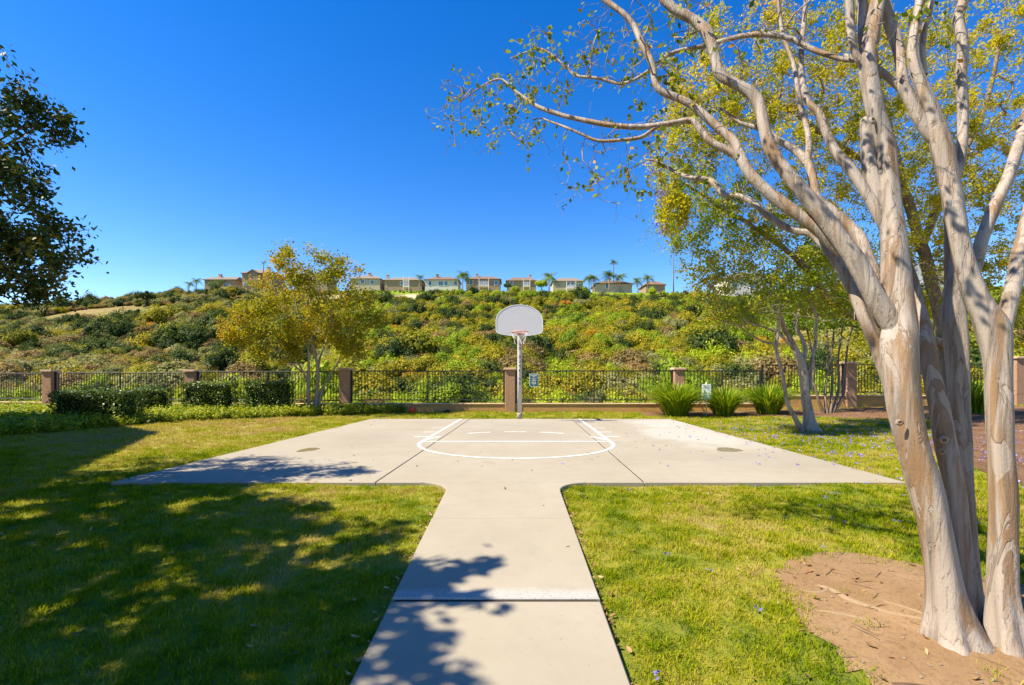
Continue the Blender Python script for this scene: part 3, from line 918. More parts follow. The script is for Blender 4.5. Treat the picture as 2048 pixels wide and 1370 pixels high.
for j in range(nV+1):
    for i in range(nU):
        t = 2*math.pi*i/nU; p = math.pi*j/nV
        r = 1 + 0.12*math.sin(3*t+p*2) + 0.09*math.sin(5*t-3*p) + 0.05*rs_.normal()
        V.append((0.14*r*math.sin(p)*math.cos(t), 0.075*r*math.sin(p)*math.sin(t), 0.035 + 0.05*r*math.cos(p)*(1+0.3*math.sin(2*t))))
Fs = [(j*nU+i, j*nU+(i+1)%nU, (j+1)*nU+(i+1)%nU, (j+1)*nU+i) for j in range(nV) for i in range(nU)]
o = MB().add(V, Fs).build('dark_bundle', M['dark_cloth'], None, True, (bx_, by_, float(lawn_z(bx_, by_))))
tag(o, 'small black bundle lying against the low wall right of the red ball', 'bundle')

# ------------------------------------------------------------------ tree tools
def catmull(K, step):
    """smooth path through K rows (x,y,z,r)"""
    K = np.asarray(K, float)
    P = np.vstack([2*K[0]-K[1], K, 2*K[-1]-K[-2]])
    out = []
    for i in range(1, len(P)-2):
        L = np.linalg.norm(P[i+1, :3] - P[i, :3])
        n = max(2, int(L/step))
        for k in range(n):
            t = k/n
            a, b, c, d = P[i-1], P[i], P[i+1], P[i+2]
            out.append(0.5*((2*b) + (c-a)*t + (2*a-5*b+4*c-d)*t*t + (3*b-a-3*c+d)*t**3))
    out.append(K[-1])
    out = np.array(out); out[:, 3] = np.maximum(out[:, 3], 0.0015)
    return out

def limb(name, K, mat, parent, sides=14, step=0.04, lump=0.06, flute=0.05, seed=0, wig=0.0, base_flare=0.0, mesh_only=False, cap=True):
    """a swept limb with uneven muscle-like cross section"""
    r_ = np.random.default_rng(seed)
    C = catmull(K, step)
    n = len(C)
    if wig:
        s = np.cumsum(np.r_[0, np.linalg.norm(np.diff(C[:, :3], axis=0), axis=1)])
        for ax in range(3):
            ph = r_.uniform(0, 6, 3)
            C[:, ax] += wig * (np.sin(s*5+ph[0]) + 0.6*np.sin(s*11+ph[1]))*np.clip(s/0.3, 0, 1)
    ph = r_.uniform(0, 6.28, 8)
    V = np.empty((n, sides, 3)); a = None
    th = np.linspace(0, 2*np.pi, sides, endpoint=False)
    s = np.cumsum(np.r_[0, np.linalg.norm(np.diff(C[:, :3], axis=0), axis=1)])
    for i in range(n):
        d = C[min(i+1, n-1), :3] - C[max(i-1, 0), :3]; d /= np.linalg.norm(d) + 1e-9
        if a is None:
            a = np.cross(d, [0.2, 1, 0.1]); a /= np.linalg.norm(a)
        else:
            a = a - d*np.dot(a, d); a /= np.linalg.norm(a)
        b = np.cross(d, a)
        q = s[i]
        f = 1 + flute*np.sin(3*th + ph[0] + 1.3*np.sin(q*2.1+ph[4])) + 0.6*flute*np.sin(5*th + ph[1] + q*1.1) \
              + lump*(np.sin(q*9+ph[2]+np.sin(th+ph[5])*1.5)*0.5 + np.sin(q*17+2*th+ph[3])*0.35)
        if base_flare:
            fl = math.exp(-(q/0.17)**1.3)
            tw = 0.5*q
            f = f + base_flare*fl*(0.55 + 0.95*np.abs(np.sin(2.5*th+ph[6]+tw))**1.6 + 0.22*np.sin(9*th+ph[7]) + 0.15*np.sin(13*th+ph[5]+9*q))
        V[i] = C[i, :3] + (np.cos(th)[:, None]*a + np.sin(th)[:, None]*b)*(C[i, 3]*f)[:, None]
    V = V.reshape(-1, 3)
    i = (np.arange(n-1)*sides)[:, None]; k = np.arange(sides)[None, :]; k2 = (k+1) % sides
    Fq = np.stack([i+k, i+k2, i+sides+k2, i+sides+k], -1).reshape(-1, 4)
    ff = list(Fq.ravel()); lt = [4]*len(Fq)
    if cap:
        ff += list(range((n-1)*sides, n*sides)); lt.append(sides)
    m = mesh_np(name, V, ff, lt, True)
    o = obj(name, m, mat, parent)
    return o, C

class Skel:
    """limb skeleton that can be grown towards points in a crown"""
    def __init__(s): s.p = []; s.par = []; s.r = []; s.fix = []; s.d = []
    def add_path(s, C, parent=-1):
        last = parent
        for q in C:
            s.p.append(np.array(q[:3])); s.par.append(last); s.r.append(q[3]); s.fix.append(True)
            last = len(s.p)-1
        return last
    def grow(s, targets, step=0.16, bias=0.35, wig=0.06, seed=0, maxlen=9e9, droop=0.0):
        r_ = np.random.default_rng(seed)
        T = [np.array(t) for t in targets]
        base = np.array(s.p)
        order = np.argsort([np.min(np.sum((base-t)**2, 1)) for t in T])
        tips = []
        buf = np.empty((len(s.p) + 60*len(T) + 10, 3)); buf[:len(s.p)] = base; cnt = len(s.p)
        for oi in order:
            t = T[oi]
            d2 = np.sum((buf[:cnt]-t)**2, 1)
            k = int(np.argmin(d2)); L = math.sqrt(d2[k])
            if L > maxlen or L < 0.03: continue
            p0 = buf[k].copy()
            pk = s.par[k]
            dr = p0 - buf[pk] if pk >= 0 else np.array([0, 0, 1.0])
            dr = dr/(np.linalg.norm(dr)+1e-9)
            ctl = p0 + dr*L*bias + np.array([0, 0, 0.12*L]) + r_.normal(0, wig*L, 3)
            n = max(2, min(50, int(L/step)))
            last = k
            for j in range(1, n+1):
                q = j/n
                pt = (1-q)**2*p0 + 2*q*(1-q)*ctl + q*q*t + r_.normal(0, 0.10*step, 3)*(j < n)
                pt[2] -= droop*L*q*q
                s.p.append(pt); s.par.append(last); s.r.append(0); s.fix.append(False)
                buf[cnt] = pt; cnt += 1
                last = len(s.p)-1
            tips.append(last)
        return tips
    def radii(s, tip=0.004, e=0.46):
        n = len(s.p); cnt = np.zeros(n)
        ch = np.zeros(n, int)
        for i in range(n):
            if s.par[i] >= 0: ch[s.par[i]] += 1
        cnt[ch == 0] = 1
        for i in range(n-1, -1, -1):
            if s.par[i] >= 0: cnt[s.par[i]] += cnt[i]
        rr = tip*np.maximum(cnt, 1)**e
        for i in range(n):
            if s.fix[i]: rr[i] = s.r[i]
            elif s.par[i] >= 0: rr[i] = min(rr[i], rr[s.par[i]]*0.92)
        s.rad = rr; s.nch = ch
        return rr
    def tubes(s, sides=4):
        """mesh of the grown twigs"""
        V = []; Fq = []
        ring = {}
        P = np.array(s.p)
        th = np.linspace(0, 2*np.pi, sides, endpoint=False)
        cs, sn = np.cos(th)[:, None], np.sin(th)[:, None]
        first = {}
        nv = 0
        for i in range(len(P)):
            if s.fix[i]: continue
            pa = s.par[i]
            d = P[i]-P[pa]; L = np.linalg.norm(d)
            if L < 1e-6: ring[i] = ring.get(pa); continue
            d /= L
            ref = np.array([0.31, 0.23, 0.92]) if abs(d[2]) < 0.85 else np.array([0.95, 0.2, 0.1])
            a = np.cross(d, ref); a /= np.linalg.norm(a); b = np.cross(d, a)
            if (pa in ring) and (pa not in first) and ring[pa] is not None:
                r0 = ring[pa]; first[pa] = i
            else:
                V.append(P[pa] + (cs*a+sn*b)*s.rad[i]); r0 = nv; nv += sides
            V.append(P[i] + (cs*a+sn*b)*s.rad[i]); r1 = nv; nv += sides
            ring[i] = r1
            k = np.arange(sides); k2 = (k+1) % sides
            Fq.append(np.stack([r0+k, r0+k2, r1+k2, r1+k], -1))
        return np.vstack(V), np.vstack(Fq)

def crown_points(n, blobs, seed, shell=0.55):
    """points through the volume of several ellipsoids (cx,cy,cz,rx,ry,rz,weight)"""
    r_ = np.random.default_rng(seed)
    w = np.array([b[6] for b in blobs], float); w /= w.sum()
    out = []
    for b, c in zip(blobs, (w*n).astype(int)):
        v = r_.normal(0, 1, (c, 3)); v /= np.linalg.norm(v, axis=1)[:, None]
        rad = r_.uniform(shell**3, 1, c)**(1/3)
        out.append(np.array(b[:3]) + v*rad[:, None]*np.array(b[3:6]))
    return np.vstack(out)

def leaves_on(sk, per, spread, size, seed, max_rad=0.012, tint_fn=None, up=0.35):
    """leaf positions along the thin twigs"""
    r_ = np.random.default_rng(seed)
    P = np.array(sk.p); idx = np.array([i for i in range(len(P)) if (not sk.fix[i]) and sk.rad[i] < max_rad])
    par = np.array(sk.par)[idx]
    n = np.maximum(0, np.floor(per*r_.gamma(0.55, 1/0.55, len(idx)) + r_.random(len(idx)))).astype(int)
    rep = np.repeat(np.arange(len(idx)), n)
    q = r_.random(len(rep))[:, None]
    pts = P[idx][rep]*q + P[par][rep]*(1-q) + r_.normal(0, spread, (len(rep), 3))
    nr = r_.normal(0, 0.5, (len(rep), 3)) + np.array([0, 0, up])
    return pts, nr, rep

def build_tree(name, label, base, limbs, blobs, n_targets, leafmat, barkmat, per, spread, lsize, seed, aspect=0.6,
               step=0.18, tip=0.004, trunk_names=None, group=None, cat='tree', sides=10, maxlen=9e9, jit=0.6, twig_sides=4, droop=0.0, flare=0.35, shell=0.5, max_rad=0.012, grow_from=0):
    root = empty(name, base)
    tag(root, label, cat, group)
    B = np.array(base)
    sk = Skel()
    for k, K in enumerate(limbs):
        K = [list(q) for q in K]
        nm = 'trunk' if (trunk_names is None or trunk_names[k]) else 'limb'
        o, C = limb(nm, [[q[0]-B[0], q[1]-B[1], q[2]-B[2], q[3]] for q in K], barkmat, root, sides, 0.07, 0.05, 0.05, seed+k, 0.008, flare if (nm == 'trunk' and k == 0) else 0.0)
        h = len(C)
        i0 = int(h*0.35) if nm == 'trunk' else int(h*0.15)
        sk.add_path(C[max(i0, 0)::3])
    T = crown_points(n_targets, blobs, seed+50, shell) - B
    sk.grow(T, step, seed=seed+60, maxlen=maxlen, droop=droop)
    sk.radii(tip)
    V, Fq = sk.tubes(twig_sides)
    tag(obj('twigs', mesh_np('twigs', V, Fq, np.full(len(Fq), 4), True), barkmat, root), kind='stuff')
    P, N, rep = leaves_on(sk, per, spread, lsize, seed+70, max_rad)
    tint = None
    r_ = np.random.default_rng(seed+71)
    # colour drifts from clump to clump and from leaf to leaf
    tint = 0.5 + 0.25*np.sin(P[:, 0]*2.1+seed)*np.cos(P[:, 2]*1.9+seed) + 0.22*r_.normal(0, 1, len(P))
    m = leaf_mesh('crown', P, N, lsize, aspect, jit, tint, r_)
    tag(obj('crown', m, leafmat, root), kind='stuff')
    return root, sk

# leaf colours
M['leaf_crape'] = leaf_mat('leaf_crape', (0.08, 0.16, 0.012), (0.25, 0.30, 0.02), (0.48, 0.24, 0.04), 0.42, 0.12)
M['leaf_crape_far'] = leaf_mat('leaf_crape_far', (0.19, 0.25, 0.010), (0.44, 0.42, 0.02), (0.58, 0.36, 0.04), 0.5, 0.1)
M['leaf_back'] = leaf_mat('leaf_back', (0.26, 0.29, 0.006), (0.58, 0.51, 0.015), (0.66, 0.44, 0.04), 0.58, 0.1)
M['leaf_green'] = leaf_mat('leaf_green', (0.08, 0.17, 0.008), (0.20, 0.31, 0.012), (0.40, 0.40, 0.02), 0.35, 0.1)
M['leaf_fern'] = leaf_mat('leaf_fern', (0.09, 0.20, 0.012), (0.21, 0.33, 0.02), (0.42, 0.40, 0.04), 0.45, 0.1)
M['leaf_dark'] = leaf_mat('leaf_dark', (0.022, 0.05, 0.008), (0.07, 0.10, 0.012), (0.24, 0.16, 0.015), 0.22, 0.1)
M['petal'] = leaf_mat('petal', (0.16, 0.12, 0.50), (0.30, 0.24, 0.66), (0.46, 0.40, 0.72), 0.25, 0.1)

# ------------------------------------------------------------------ the big crape myrtle at right
def px(rows):
    out = []
    for x, y, hw, Y in rows:
        p = at(x, y, Y); out.append((p.x, p.y, p.z, hw*Y/F*math.cos(math.atan((x-1024)/F))))   # a round limb looks wider off the axis
    return out
big_base = at(1925, 1285, 2.42)
big = empty('crape_myrtle', big_base)
tag(big, 'big many-trunked tree with smooth pale peeling bark at right foreground', 'tree')
BB = np.array(big_base)
L = {}
L['trunk1'] = px([(1915,1312,52,2.36),(1905,1262,46,2.37),(1893,1190,40,2.38),(1880,1100,36,2.39),(1860,1000,36,2.40),(1828,900,35,2.42),(1808,800,36,2.44),(1799,700,38,2.47),(1800,630,34,2.50),(1791,500,29,2.54),(1782,420,24,2.58),(1773,300,21,2.62),(1750,215,20,2.65),(1737,130,19,2.68),(1746,60,17,2.72),(1757,0,16,2.75),(1775,-120,13,2.8),(1770,-260,10,2.9)])
L['trunk2'] = px([(1950,1300,30,2.44),(1942,1240,24,2.46),(1924,1100,21,2.49),(1913,1000,21,2.52),(1893,900,23,2.55),(1880,820,21,2.58),(1862,740,19,2.62),(1851,680,20,2.66),(1842,630,16,2.7),(1828,560,10,2.76),(1800,480,7,2.85),(1785,400,5,2.95)])
L['trunk3'] = px([(1955,1290,24,2.50),(1945,1180,19,2.53),(1932,1050,21,2.56),(1923,940,23,2.58),(1918,830,22,2.60),(1915,750,24,2.62),(1911,680,27,2.64),(1906,630,26,2.66),(1903,580,17,2.68),(1900,500,12,2.74),(1896,420,10,2.8),(1880,330,8,2.9)])
L['trunk4'] = px([(2030,1330,50,2.30),(2014,1260,40,2.31),(2006,1180,34,2.33),(2008,1080,32,2.35),(2008,1000,31,2.36),(2000,900,29,2.38),(1997,800,30,2.40),(1994,715,32,2.42),(1982,655,38,2.44),(1955,600,28,2.46),(1929,525,23,2.49),(1910,437,22,2.52),(1897,365,23,2.55),(1882,292,23,2.57),(1862,219,17,2.6),(1844,175,14,2.62),(1826,117,13,2.65),(1830,60,12,2.68),(1840,0,11,2.72),(1846,-90,9,2.78),(1840,-220,7,2.85)])
L['trunk5'] = px([(1925,1300,16,2.45),(1905,1220,16,2.48),(1866,1100,17,2.53),(1822,950,17,2.57),(1795,820,17,2.60),(1772,740,18,2.63),(1755,690,17,2.66),(1732,640,15,2.69),(1714,595,14,2.73),(1697,565,12,2.77),(1672,520,12,2.82),(1650,492,10,2.88),(1621,466,8,2.95),(1592,462,7.5,3.02),(1557,446,7.5,3.1),(1531,428,7,3.18),(1510,409,7,3.25),(1481,393,6,3.32),(1446,389,5.5,3.4),(1428,367,5.5,3.45),(1412,358,5,3.5),(1376,355,4.5,3.58),(1344,340,3.5,3.68),(1315,323,2.5,3.78),(1290,318,1.5,3.85)])
limb_rows = {
 'A': [(1806,690,24,2.49),(1780,640,25,2.5),(1750,590,23,2.52),(1715,530,21,2.55),(1680,480,19,2.58),(1640,425,18,2.62),(1600,380,16,2.66),(1570,340,14.5,2.7),(1545,300,13,2.74),(1530,255,12,2.78),(1518,210,11.5,2.82),(1498,185,12,2.85),(1470,168,10.5,2.88),(1440,148,11,2.92),(1426,110,11,2.96),(1412,65,11,3.0),(1388,38,10,3.05),(1345,12,9.5,3.1),(1310,-25,9,3.15),(1280,-90,7,3.25),(1240,-160,5,3.35)],
 'A2': [(1690,505,16,2.62),(1650,470,15,2.66),(1610,440,14,2.7),(1560,402,13,2.76),(1504,354,11,2.84),(1484,325,10.5,2.88),(1467,281,10,2.94),(1438,252,9,3.0),(1379,208,7.5,3.1),(1324,182,7,3.2),(1310,160,7,3.23),(1303,130,6.5,3.27),(1284,91,6.5,3.33),(1262,40,6,3.4),(1211,0,5.5,3.5),(1160,-50,4,3.6),(1110,-80,3,3.7)],
 'A3': [(1490,332,9,2.9),(1467,307,8.5,2.94),(1427,285,8,3.0),(1402,258,7,3.06),(1386,241,6.5,3.1),(1355,244,6,3.14),(1324,248,6,3.2),(1270,254,5.5,3.3),(1215,252,5,3.4),(1160,239,4.5,3.5),(1113,226,4.2,3.6),(1076,212,4,3.68),(1032,182,3,3.78),(1000,160,2,3.85),(960,175,1.5,3.95),(925,200,1,4.0)],
 'A4': [(1320,249,4,3.21),(1306,259,4,3.24),(1281,275,3.8,3.3),(1237,281,3.5,3.38),(1193,281,3.2,3.46),(1160,268,2.8,3.52),(1124,252,2.2,3.6),(1084,235,1.6,3.7)],
 'A5': [(1735,116,6,2.70),(1690,118,6,2.8),(1630,100,6,2.9),(1570,75,6,3.0),(1500,73,5.5,3.1),(1412,91,4.5,3.25),(1343,106,4,3.36),(1290,146,3.5,3.45),(1244,166,3.2,3.52),(1197,159,3,3.6),(1153,153,2.6,3.68),(1127,128,2.4,3.74),(1084,98,2,3.82),(1050,104,1.5,3.9),(1020,115,1,3.95)],
 'B': [(1778,590,13,2.58),(1742,531,15,2.62),(1728,500,15,2.65),(1719,478,15,2.68),(1700,454,13,2.72),(1665,422,12,2.77),(1636,396,11,2.82),(1627,361,10,2.87),(1615,326,9,2.92),(1590,300,8,3.0),(1555,280,7,3.06),(1520,258,6,3.12),(1480,245,4,3.2),(1440,215,2.5,3.3)],
 'B2': [(1613,330,8,2.92),(1617,290,7,2.95),(1612,250,6,3.0),(1600,200,5.5,3.05),(1590,146,5,3.1),(1568,73,4.5,3.2),(1557,18,4,3.25),(1545,-60,3,3.3)],
 'C': [(1786,490,12,2.58),(1770,452,14,2.59),(1746,410,13,2.62),(1722,372,12,2.66),(1698,336,11.5,2.7),(1669,304,11,2.75),(1649,263,9,2.8),(1637,225,8,2.84),(1619,204,7.5,2.88),(1606,153,6.5,2.95),(1602,98,6,3.0),(1608,36,5,3.06),(1612,-30,4,3.1)],
 'D': [(1782,455,20,2.60),(1762,400,19,2.63),(1742,340,17,2.66),(1734,275,15,2.68),(1732,242,13,2.69),(1731,234,9,2.69)],
 'E': [(1742,150,10,2.70),(1712,108,8.5,2.71),(1703,60,9.5,2.73),(1699,0,9.5,2.75),(1688,-90,8,2.8),(1660,-180,6,2.88)],
 'E2': [(1740,150,11,2.72),(1727,90,9,2.76),(1726,40,11,2.8),(1720,-20,11,2.85),(1712,-120,9,2.9)],
 'G': [(1880,290,15,2.59),(1850,255,15,2.61),(1826,215,14,2.64),(1806,175,13,2.67),(1800,140,11,2.70),(1796,100,13,2.73),(1783,55,14,2.77),(1770,10,12,2.8),(1762,-60,10,2.85)],
 'G2': [(1812,190,8,2.68),(1786,163,8,2.7),(1757,137,8,2.74),(1720,118,6,2.8),(1690,112,4.5,2.85)],
 'H': [(1908,352,13,2.6),(1921,320,12.5,2.62),(1927,263,12,2.65),(1929,204,12.5,2.67),(1923,146,12,2.70),(1922,88,12.5,2.72),(1915,35,12.5,2.75),(1926,0,12,2.77),(1940,-90,10,2.8),(1930,-200,8,2.86)],
 'I': [(1990,690,26,2.44),(2012,630,21,2.46),(2028,565,20,2.48),(2041,511,20,2.5),(2062,430,18,2.53),(2080,330,16,2.56),(2090,200,14,2.6),(2110,50,11,2.66),(2100,-100,8,2.72)],
 'J': [(1935,580,15,2.56),(1952,530,15,2.58),(1967,467,15.5,2.6),(1990,408,15,2.63),(2014,355,15,2.66),(2036,290,14.5,2.7),(2060,220,13,2.75),(2100,120,11,2.8),(2120,0,8,2.9)],
 'K': [(1850,150,6,2.68),(1843,100,8,2.72),(1850,60,7,2.76),(1862,20,7,2.8),(1872,-60,6,2.86)],
 'N': [(1832,640,6,2.75),(1852,560,5,2.8),(1870,605,5,2.78)],
}
sk = Skel()
seed = 0
LIMB_C = []
for k in ('trunk1', 'trunk2', 'trunk3', 'trunk4', 'trunk5'):
    seed += 1
    rows_ = [(q[0]-BB[0], q[1]-BB[1], q[2]-BB[2], q[3]) for q in L[k]]
    o, C = limb('trunk', rows_, M['bark'], big, 36, 0.022, 0.055, 0.085, seed, 0.0, {'trunk1': 0.75, 'trunk4': 0.7, 'trunk2': 0.8, 'trunk3': 0.8}.get(k, 0.0))
    LIMB_C.append(C)
    sk.add_path(C[int(len(C)*0.6)::4])
for k, rws in limb_rows.items():
    if k == 'N': continue
    seed += 1
    rows_ = [(q[0]-BB[0], q[1]-BB[1], q[2]-BB[2], q[3]) for q in px(rws)]
    o, C = limb('limb', rows_, M['bark'], big, 14, 0.03, 0.06, 0.05, seed, 0.004)
    LIMB_C.append(C)
    sk.add_path(C[int(len(C)*0.25)::3])
# knots and cut branch stubs on the trunks
def knot(pxx, pyy, Y, r, nrm):
    # slide along the line of sight to the bark of the limb that lies there
    best = None
    for C in LIMB_C:
        W = C[:, :3] + BB
        qx = 1024 + F*W[:, 0]/W[:, 1]; qy = HY - F*(W[:, 2]-CAMZ)/W[:, 1]
        d = np.hypot(qx-pxx, qy-pyy); k = int(np.argmin(d)); rp = C[k, 3]*F/W[k, 1]*1.25
        if d[k] < rp*1.05:
            yy = W[k, 1] - math.sqrt(max(0.0, C[k, 3]**2 - (d[k]*W[k, 1]/F)**2))
            if best is None or yy < best: best = yy
    if best is None: return
    p = np.array(at(pxx, pyy, best + r*0.12)) - BB
    nrm = Vector(nrm).normalized()
    a = nrm.orthogonal().normalized(); b = nrm.cross(a)
    V = []; Fs = []; ns = 12
    prof = [(1.9, -0.35), (1.5, 0.10), (1.15, 0.30), (0.85, 0.32), (0.62, 0.16), (0.3, 0.02), (0.02, -0.02)]
    for q, h in prof:
        for k in range(ns):
            t = 2*math.pi*k/ns; w = 1 + 0.12*math.sin(2*t+pxx) + 0.08*math.sin(5*t+pyy)
            V.append(Vector(p) + (a*math.cos(t)*q*w + b*math.sin(t)*q*w)*r + nrm*h*r)
    for i in range(len(prof)-1):
        for k in range(ns):
            Fs.append((i*ns+k, i*ns+(k+1) % ns, (i+1)*ns+(k+1) % ns, (i+1)*ns+k))
    m = MB().add(V, Fs).mesh('branch_scar', True)
    m.materials.append(M['bark']); m.materials.append(M['knot'])
    for pl in m.polygons:
        if pl.index >= 3*ns: pl.material_index = 1
    obj('branch_scar', m, None, big)
knot(1800, 845, 0, 0.010, (-0.2, -1, 0.05)); knot(1746, 240, 0, 0.012, (0.1, -1, 0.2)); 
knot(1888, 880, 0, 0.013, (-0.2, -1, 0.0)); knot(1884, 903, 0, 0.009, (-0.3, -1, 0.0))
# twig ends to grow to: the fine left sprays, the upper crown
def region(n, x0, x1, y0, y1, Y0, Y1, sd):
    r_ = np.random.default_rng(sd)
    return [np.array(at(r_.uniform(x0, x1), r_.uniform(y0, y1), r_.uniform(Y0, Y1))) - BB for _ in range(n)]
T = []
T += region(95, 880, 1080, 130, 300, 3.6, 4.2, 1)
T += region(45, 1050, 1200, 60, 190, 3.4, 4.0, 2)
T += region(75, 1100, 1330, 240, 420, 3.3, 4.0, 3)
T += region(90, 1150, 1420, -40, 170, 3.0, 3.9, 4)
T += region(80, 1280, 1520, 60, 330, 2.9, 3.6, 5)
T += region(30, 1380, 1560, 330, 470, 3.0, 3.6, 6)
T += region(60, 1480, 1760, -80, 250, 2.75, 3.5, 7)
T += region(30, 1700, 2040, -100, 180, 2.5, 3.4, 8)
T += region(230, 1150, 2150, -560, -60, 2.0, 3.9, 9)
T += region(4, 1480, 1720, 600, 650, 3.0, 3.3, 10)
sk.grow(T, 0.075, 0.35, 0.10, seed=12)
sk.radii(0.0017, 0.50)
sk2 = sk
# a second pass: short side twiglets
r_ = np.random.default_rng(33)
cand = [i for i in range(len(sk.p)) if not sk.fix[i]]
sel = r_.choice(cand, min(len(cand), 3200), replace=False)
T2 = [sk.p[i] + r_.normal(0, 0.085, 3) + np.array([0, 0, -0.015]) for i in sel]
sk.grow(T2, 0.045, 0.3, 0.18, seed=13)
sk.radii(0.0015, 0.44)
V, Fq = sk.tubes(4)
tag(obj('twigs', mesh_np('twigs', V, Fq, np.full(len(Fq), 4), True), M['bark2'], big), kind='stuff')
P, N, rep = leaves_on(sk, 1.5, 0.018, 0.035, 21, 0.0042)
r_ = np.random.default_rng(5)
# leaves gather in clumps and leave many twigs bare
cl = np.sin(P[:, 0]*5.1+1)+np.cos(P[:, 1]*4.7)+np.sin(P[:, 2]*6.3+P[:, 0]*2)
keep = r_.random(len(P)) < np.clip(0.42 + 0.30*cl, 0.06, 1.0)
P, N = P[keep], N[keep]
m = leaf_mesh('crown', P, N, 0.043, 0.62, 0.7, 0.45+0.25*r_.normal(0, 1, len(P)), r_)
tag(obj('crown', m, M['leaf_crape'], big), kind='stuff')
# surface roots in the dirt
def root_part(pts, rads, sd):
    K = [(x-BB[0], y-BB[1], float(lawn_z(x, y))+dz-BB[2], r) for (x, y, dz), r in zip(pts, rads)]
    limb('root', K, M['root'], big, 8, 0.03, 0.12, 0.1, sd, 0.004)
root_part([(2.36, 2.42, -0.01), (2.2, 2.55, -0.004), (2.1, 2.62, -0.002), (2.0, 2.76, -0.004), (1.97, 2.93, -0.003), (1.86, 3.02, -0.012)], [0.03, 0.02, 0.02, 0.024, 0.014, 0.006], 71)
root_part([(2.32, 2.5, -0.01), (2.22, 2.66, 0.0), (2.12, 2.80, 0.0), (2.04, 2.9, -0.012)], [0.02, 0.012, 0.010, 0.006], 72)
root_part([(1.97, 2.93, 0.004), (1.90, 2.88, 0.002), (1.80, 2.92, 0.0), (1.74, 2.98, -0.01)], [0.012, 0.009, 0.007, 0.004], 73)
root_part([(2.02, 2.50, -0.004), (1.88, 2.60, 0.0), (1.76, 2.66, 0.0), (1.68, 2.70, -0.01)], [0.008, 0.010, 0.007, 0.004], 74)
# ------------------------------------------------------------------ other trees
def rows_at(rows):
    """limb rows given as direction, depth and half width"""
    return px(rows)
def rows_k(k, rows):
    return px([(a, b_, h*k, Y) for a, b_, h, Y in rows])
# young crape myrtle beside the court, with two pale stems
b = at(1612, 862, 10.9)
Y0 = 10.9
tl = [
 rows_k(0.78, [(1622,866,24,Y0),(1618,840,16,Y0),(1612,790,13,Y0),(1606,745,12,Y0),(1597,715,11,Y0),(1580,675,7,Y0),(1562,640,6,10.8),(1556,600,4,10.7)]),
 rows_k(0.78, [(1605,862,9,10.8),(1586,830,6.5,10.75),(1574,800,5.5,10.7),(1567,760,5,10.7),(1557,720,5,10.7),(1553,690,5,10.7),(1557,660,5,10.7),(1556,630,5,10.6),(1548,610,4,10.6),(1540,560,2.5,10.5)]),
 rows_k(0.78, [(1620,780,7,11.0),(1622,740,6,11.0),(1628,700,5,11.1),(1632,660,5,11.2),(1634,630,5,11.2),(1620,600,4,11.2),(1614,560,3,11.2),(1600,500,2,11.2)]),
 rows_k(0.78, [(1604,735,8,11.0),(1610,700,6,11.0),(1600,670,5,11.1),(1590,650,4,11.2),(1600,610,3,11.4),(1604,560,2,11.5)]),
 rows_k(0.78, [(1590,700,5,10.9),(1560,670,4,10.9),(1530,655,3.5,10.9),(1490,640,3,10.9),(1450,610,2.2,10.8),(1420,570,1.6,10.6)]),
 rows_k(0.78, [(1556,690,3.5,10.7),(1520,680,3,10.6),(1480,655,2.5,10.5),(1440,640,1.8,10.4)]),
]
def bl(pxx, pyy, Y, rx, ry, rz, w):
    p = at(pxx, pyy, Y); return (p.x, p.y, p.z, rx, ry, rz, w)
build_tree('crape_myrtle', 'slender young tree with two pale stems on the lawn right of the court', b, tl,
    [bl(1470,590,10.6,1.1,1.4,0.9,1.0), bl(1560,520,10.9,1.6,1.6,1.2,1.3), bl(1650,560,11.2,1.1,1.5,1.0,1.0), bl(1420,490,10.4,0.8,1.1,1.0,0.6), bl(1500,430,10.8,1.2,1.2,0.9,0.7)],
    900, M['leaf_crape_far'], M['bark2'], 13.0, 0.08, 0.066, 101, trunk_names=[1, 1, 0, 0, 0, 0], step=0.11, tip=0.0052, flare=0.5, max_rad=0.014)

# thin many-stemmed tree by the fence
b = at(1658, 834, 15.4)
tl = []
for k, (dx, dy, tx_, ty_) in enumerate(((-6, 0, 1610, 640), (-2, 0, 1650, 610), (2, 0, 1672, 600), (6, 0, 1690, 620), (10, 0, 1705, 650))):
    tl.append(rows_k(0.75, [(1656+dx, 836, 6, 15.4), (1656+dx*1.5+(tx_-1656)*0.35, 780, 4, 15.4+0.1*k), (1656+(tx_-1656)*0.65+4*math.sin(k*2), 715, 3.2, 15.4+0.15*k), (tx_, ty_, 2.2, 15.5+0.2*k)]))
build_tree('crape_myrtle', 'thin dark many-stemmed tree in front of the shaded fence pillar', b, tl,
    [bl(1660,590,15.6,2.0,1.5,1.2,1.0), bl(1720,630,15.8,1.6,1.3,1.0,0.8), bl(1600,630,15.3,1.0,1.0,0.7,0.5), bl(1690,520,15.6,1.5,1.4,1.0,0.6)],
    420, M['leaf_green'], M['bark_dark'], 14.0, 0.13, 0.085, 131, trunk_names=[1]*5, step=0.16, tip=0.0045, flare=0.2, max_rad=0.013)

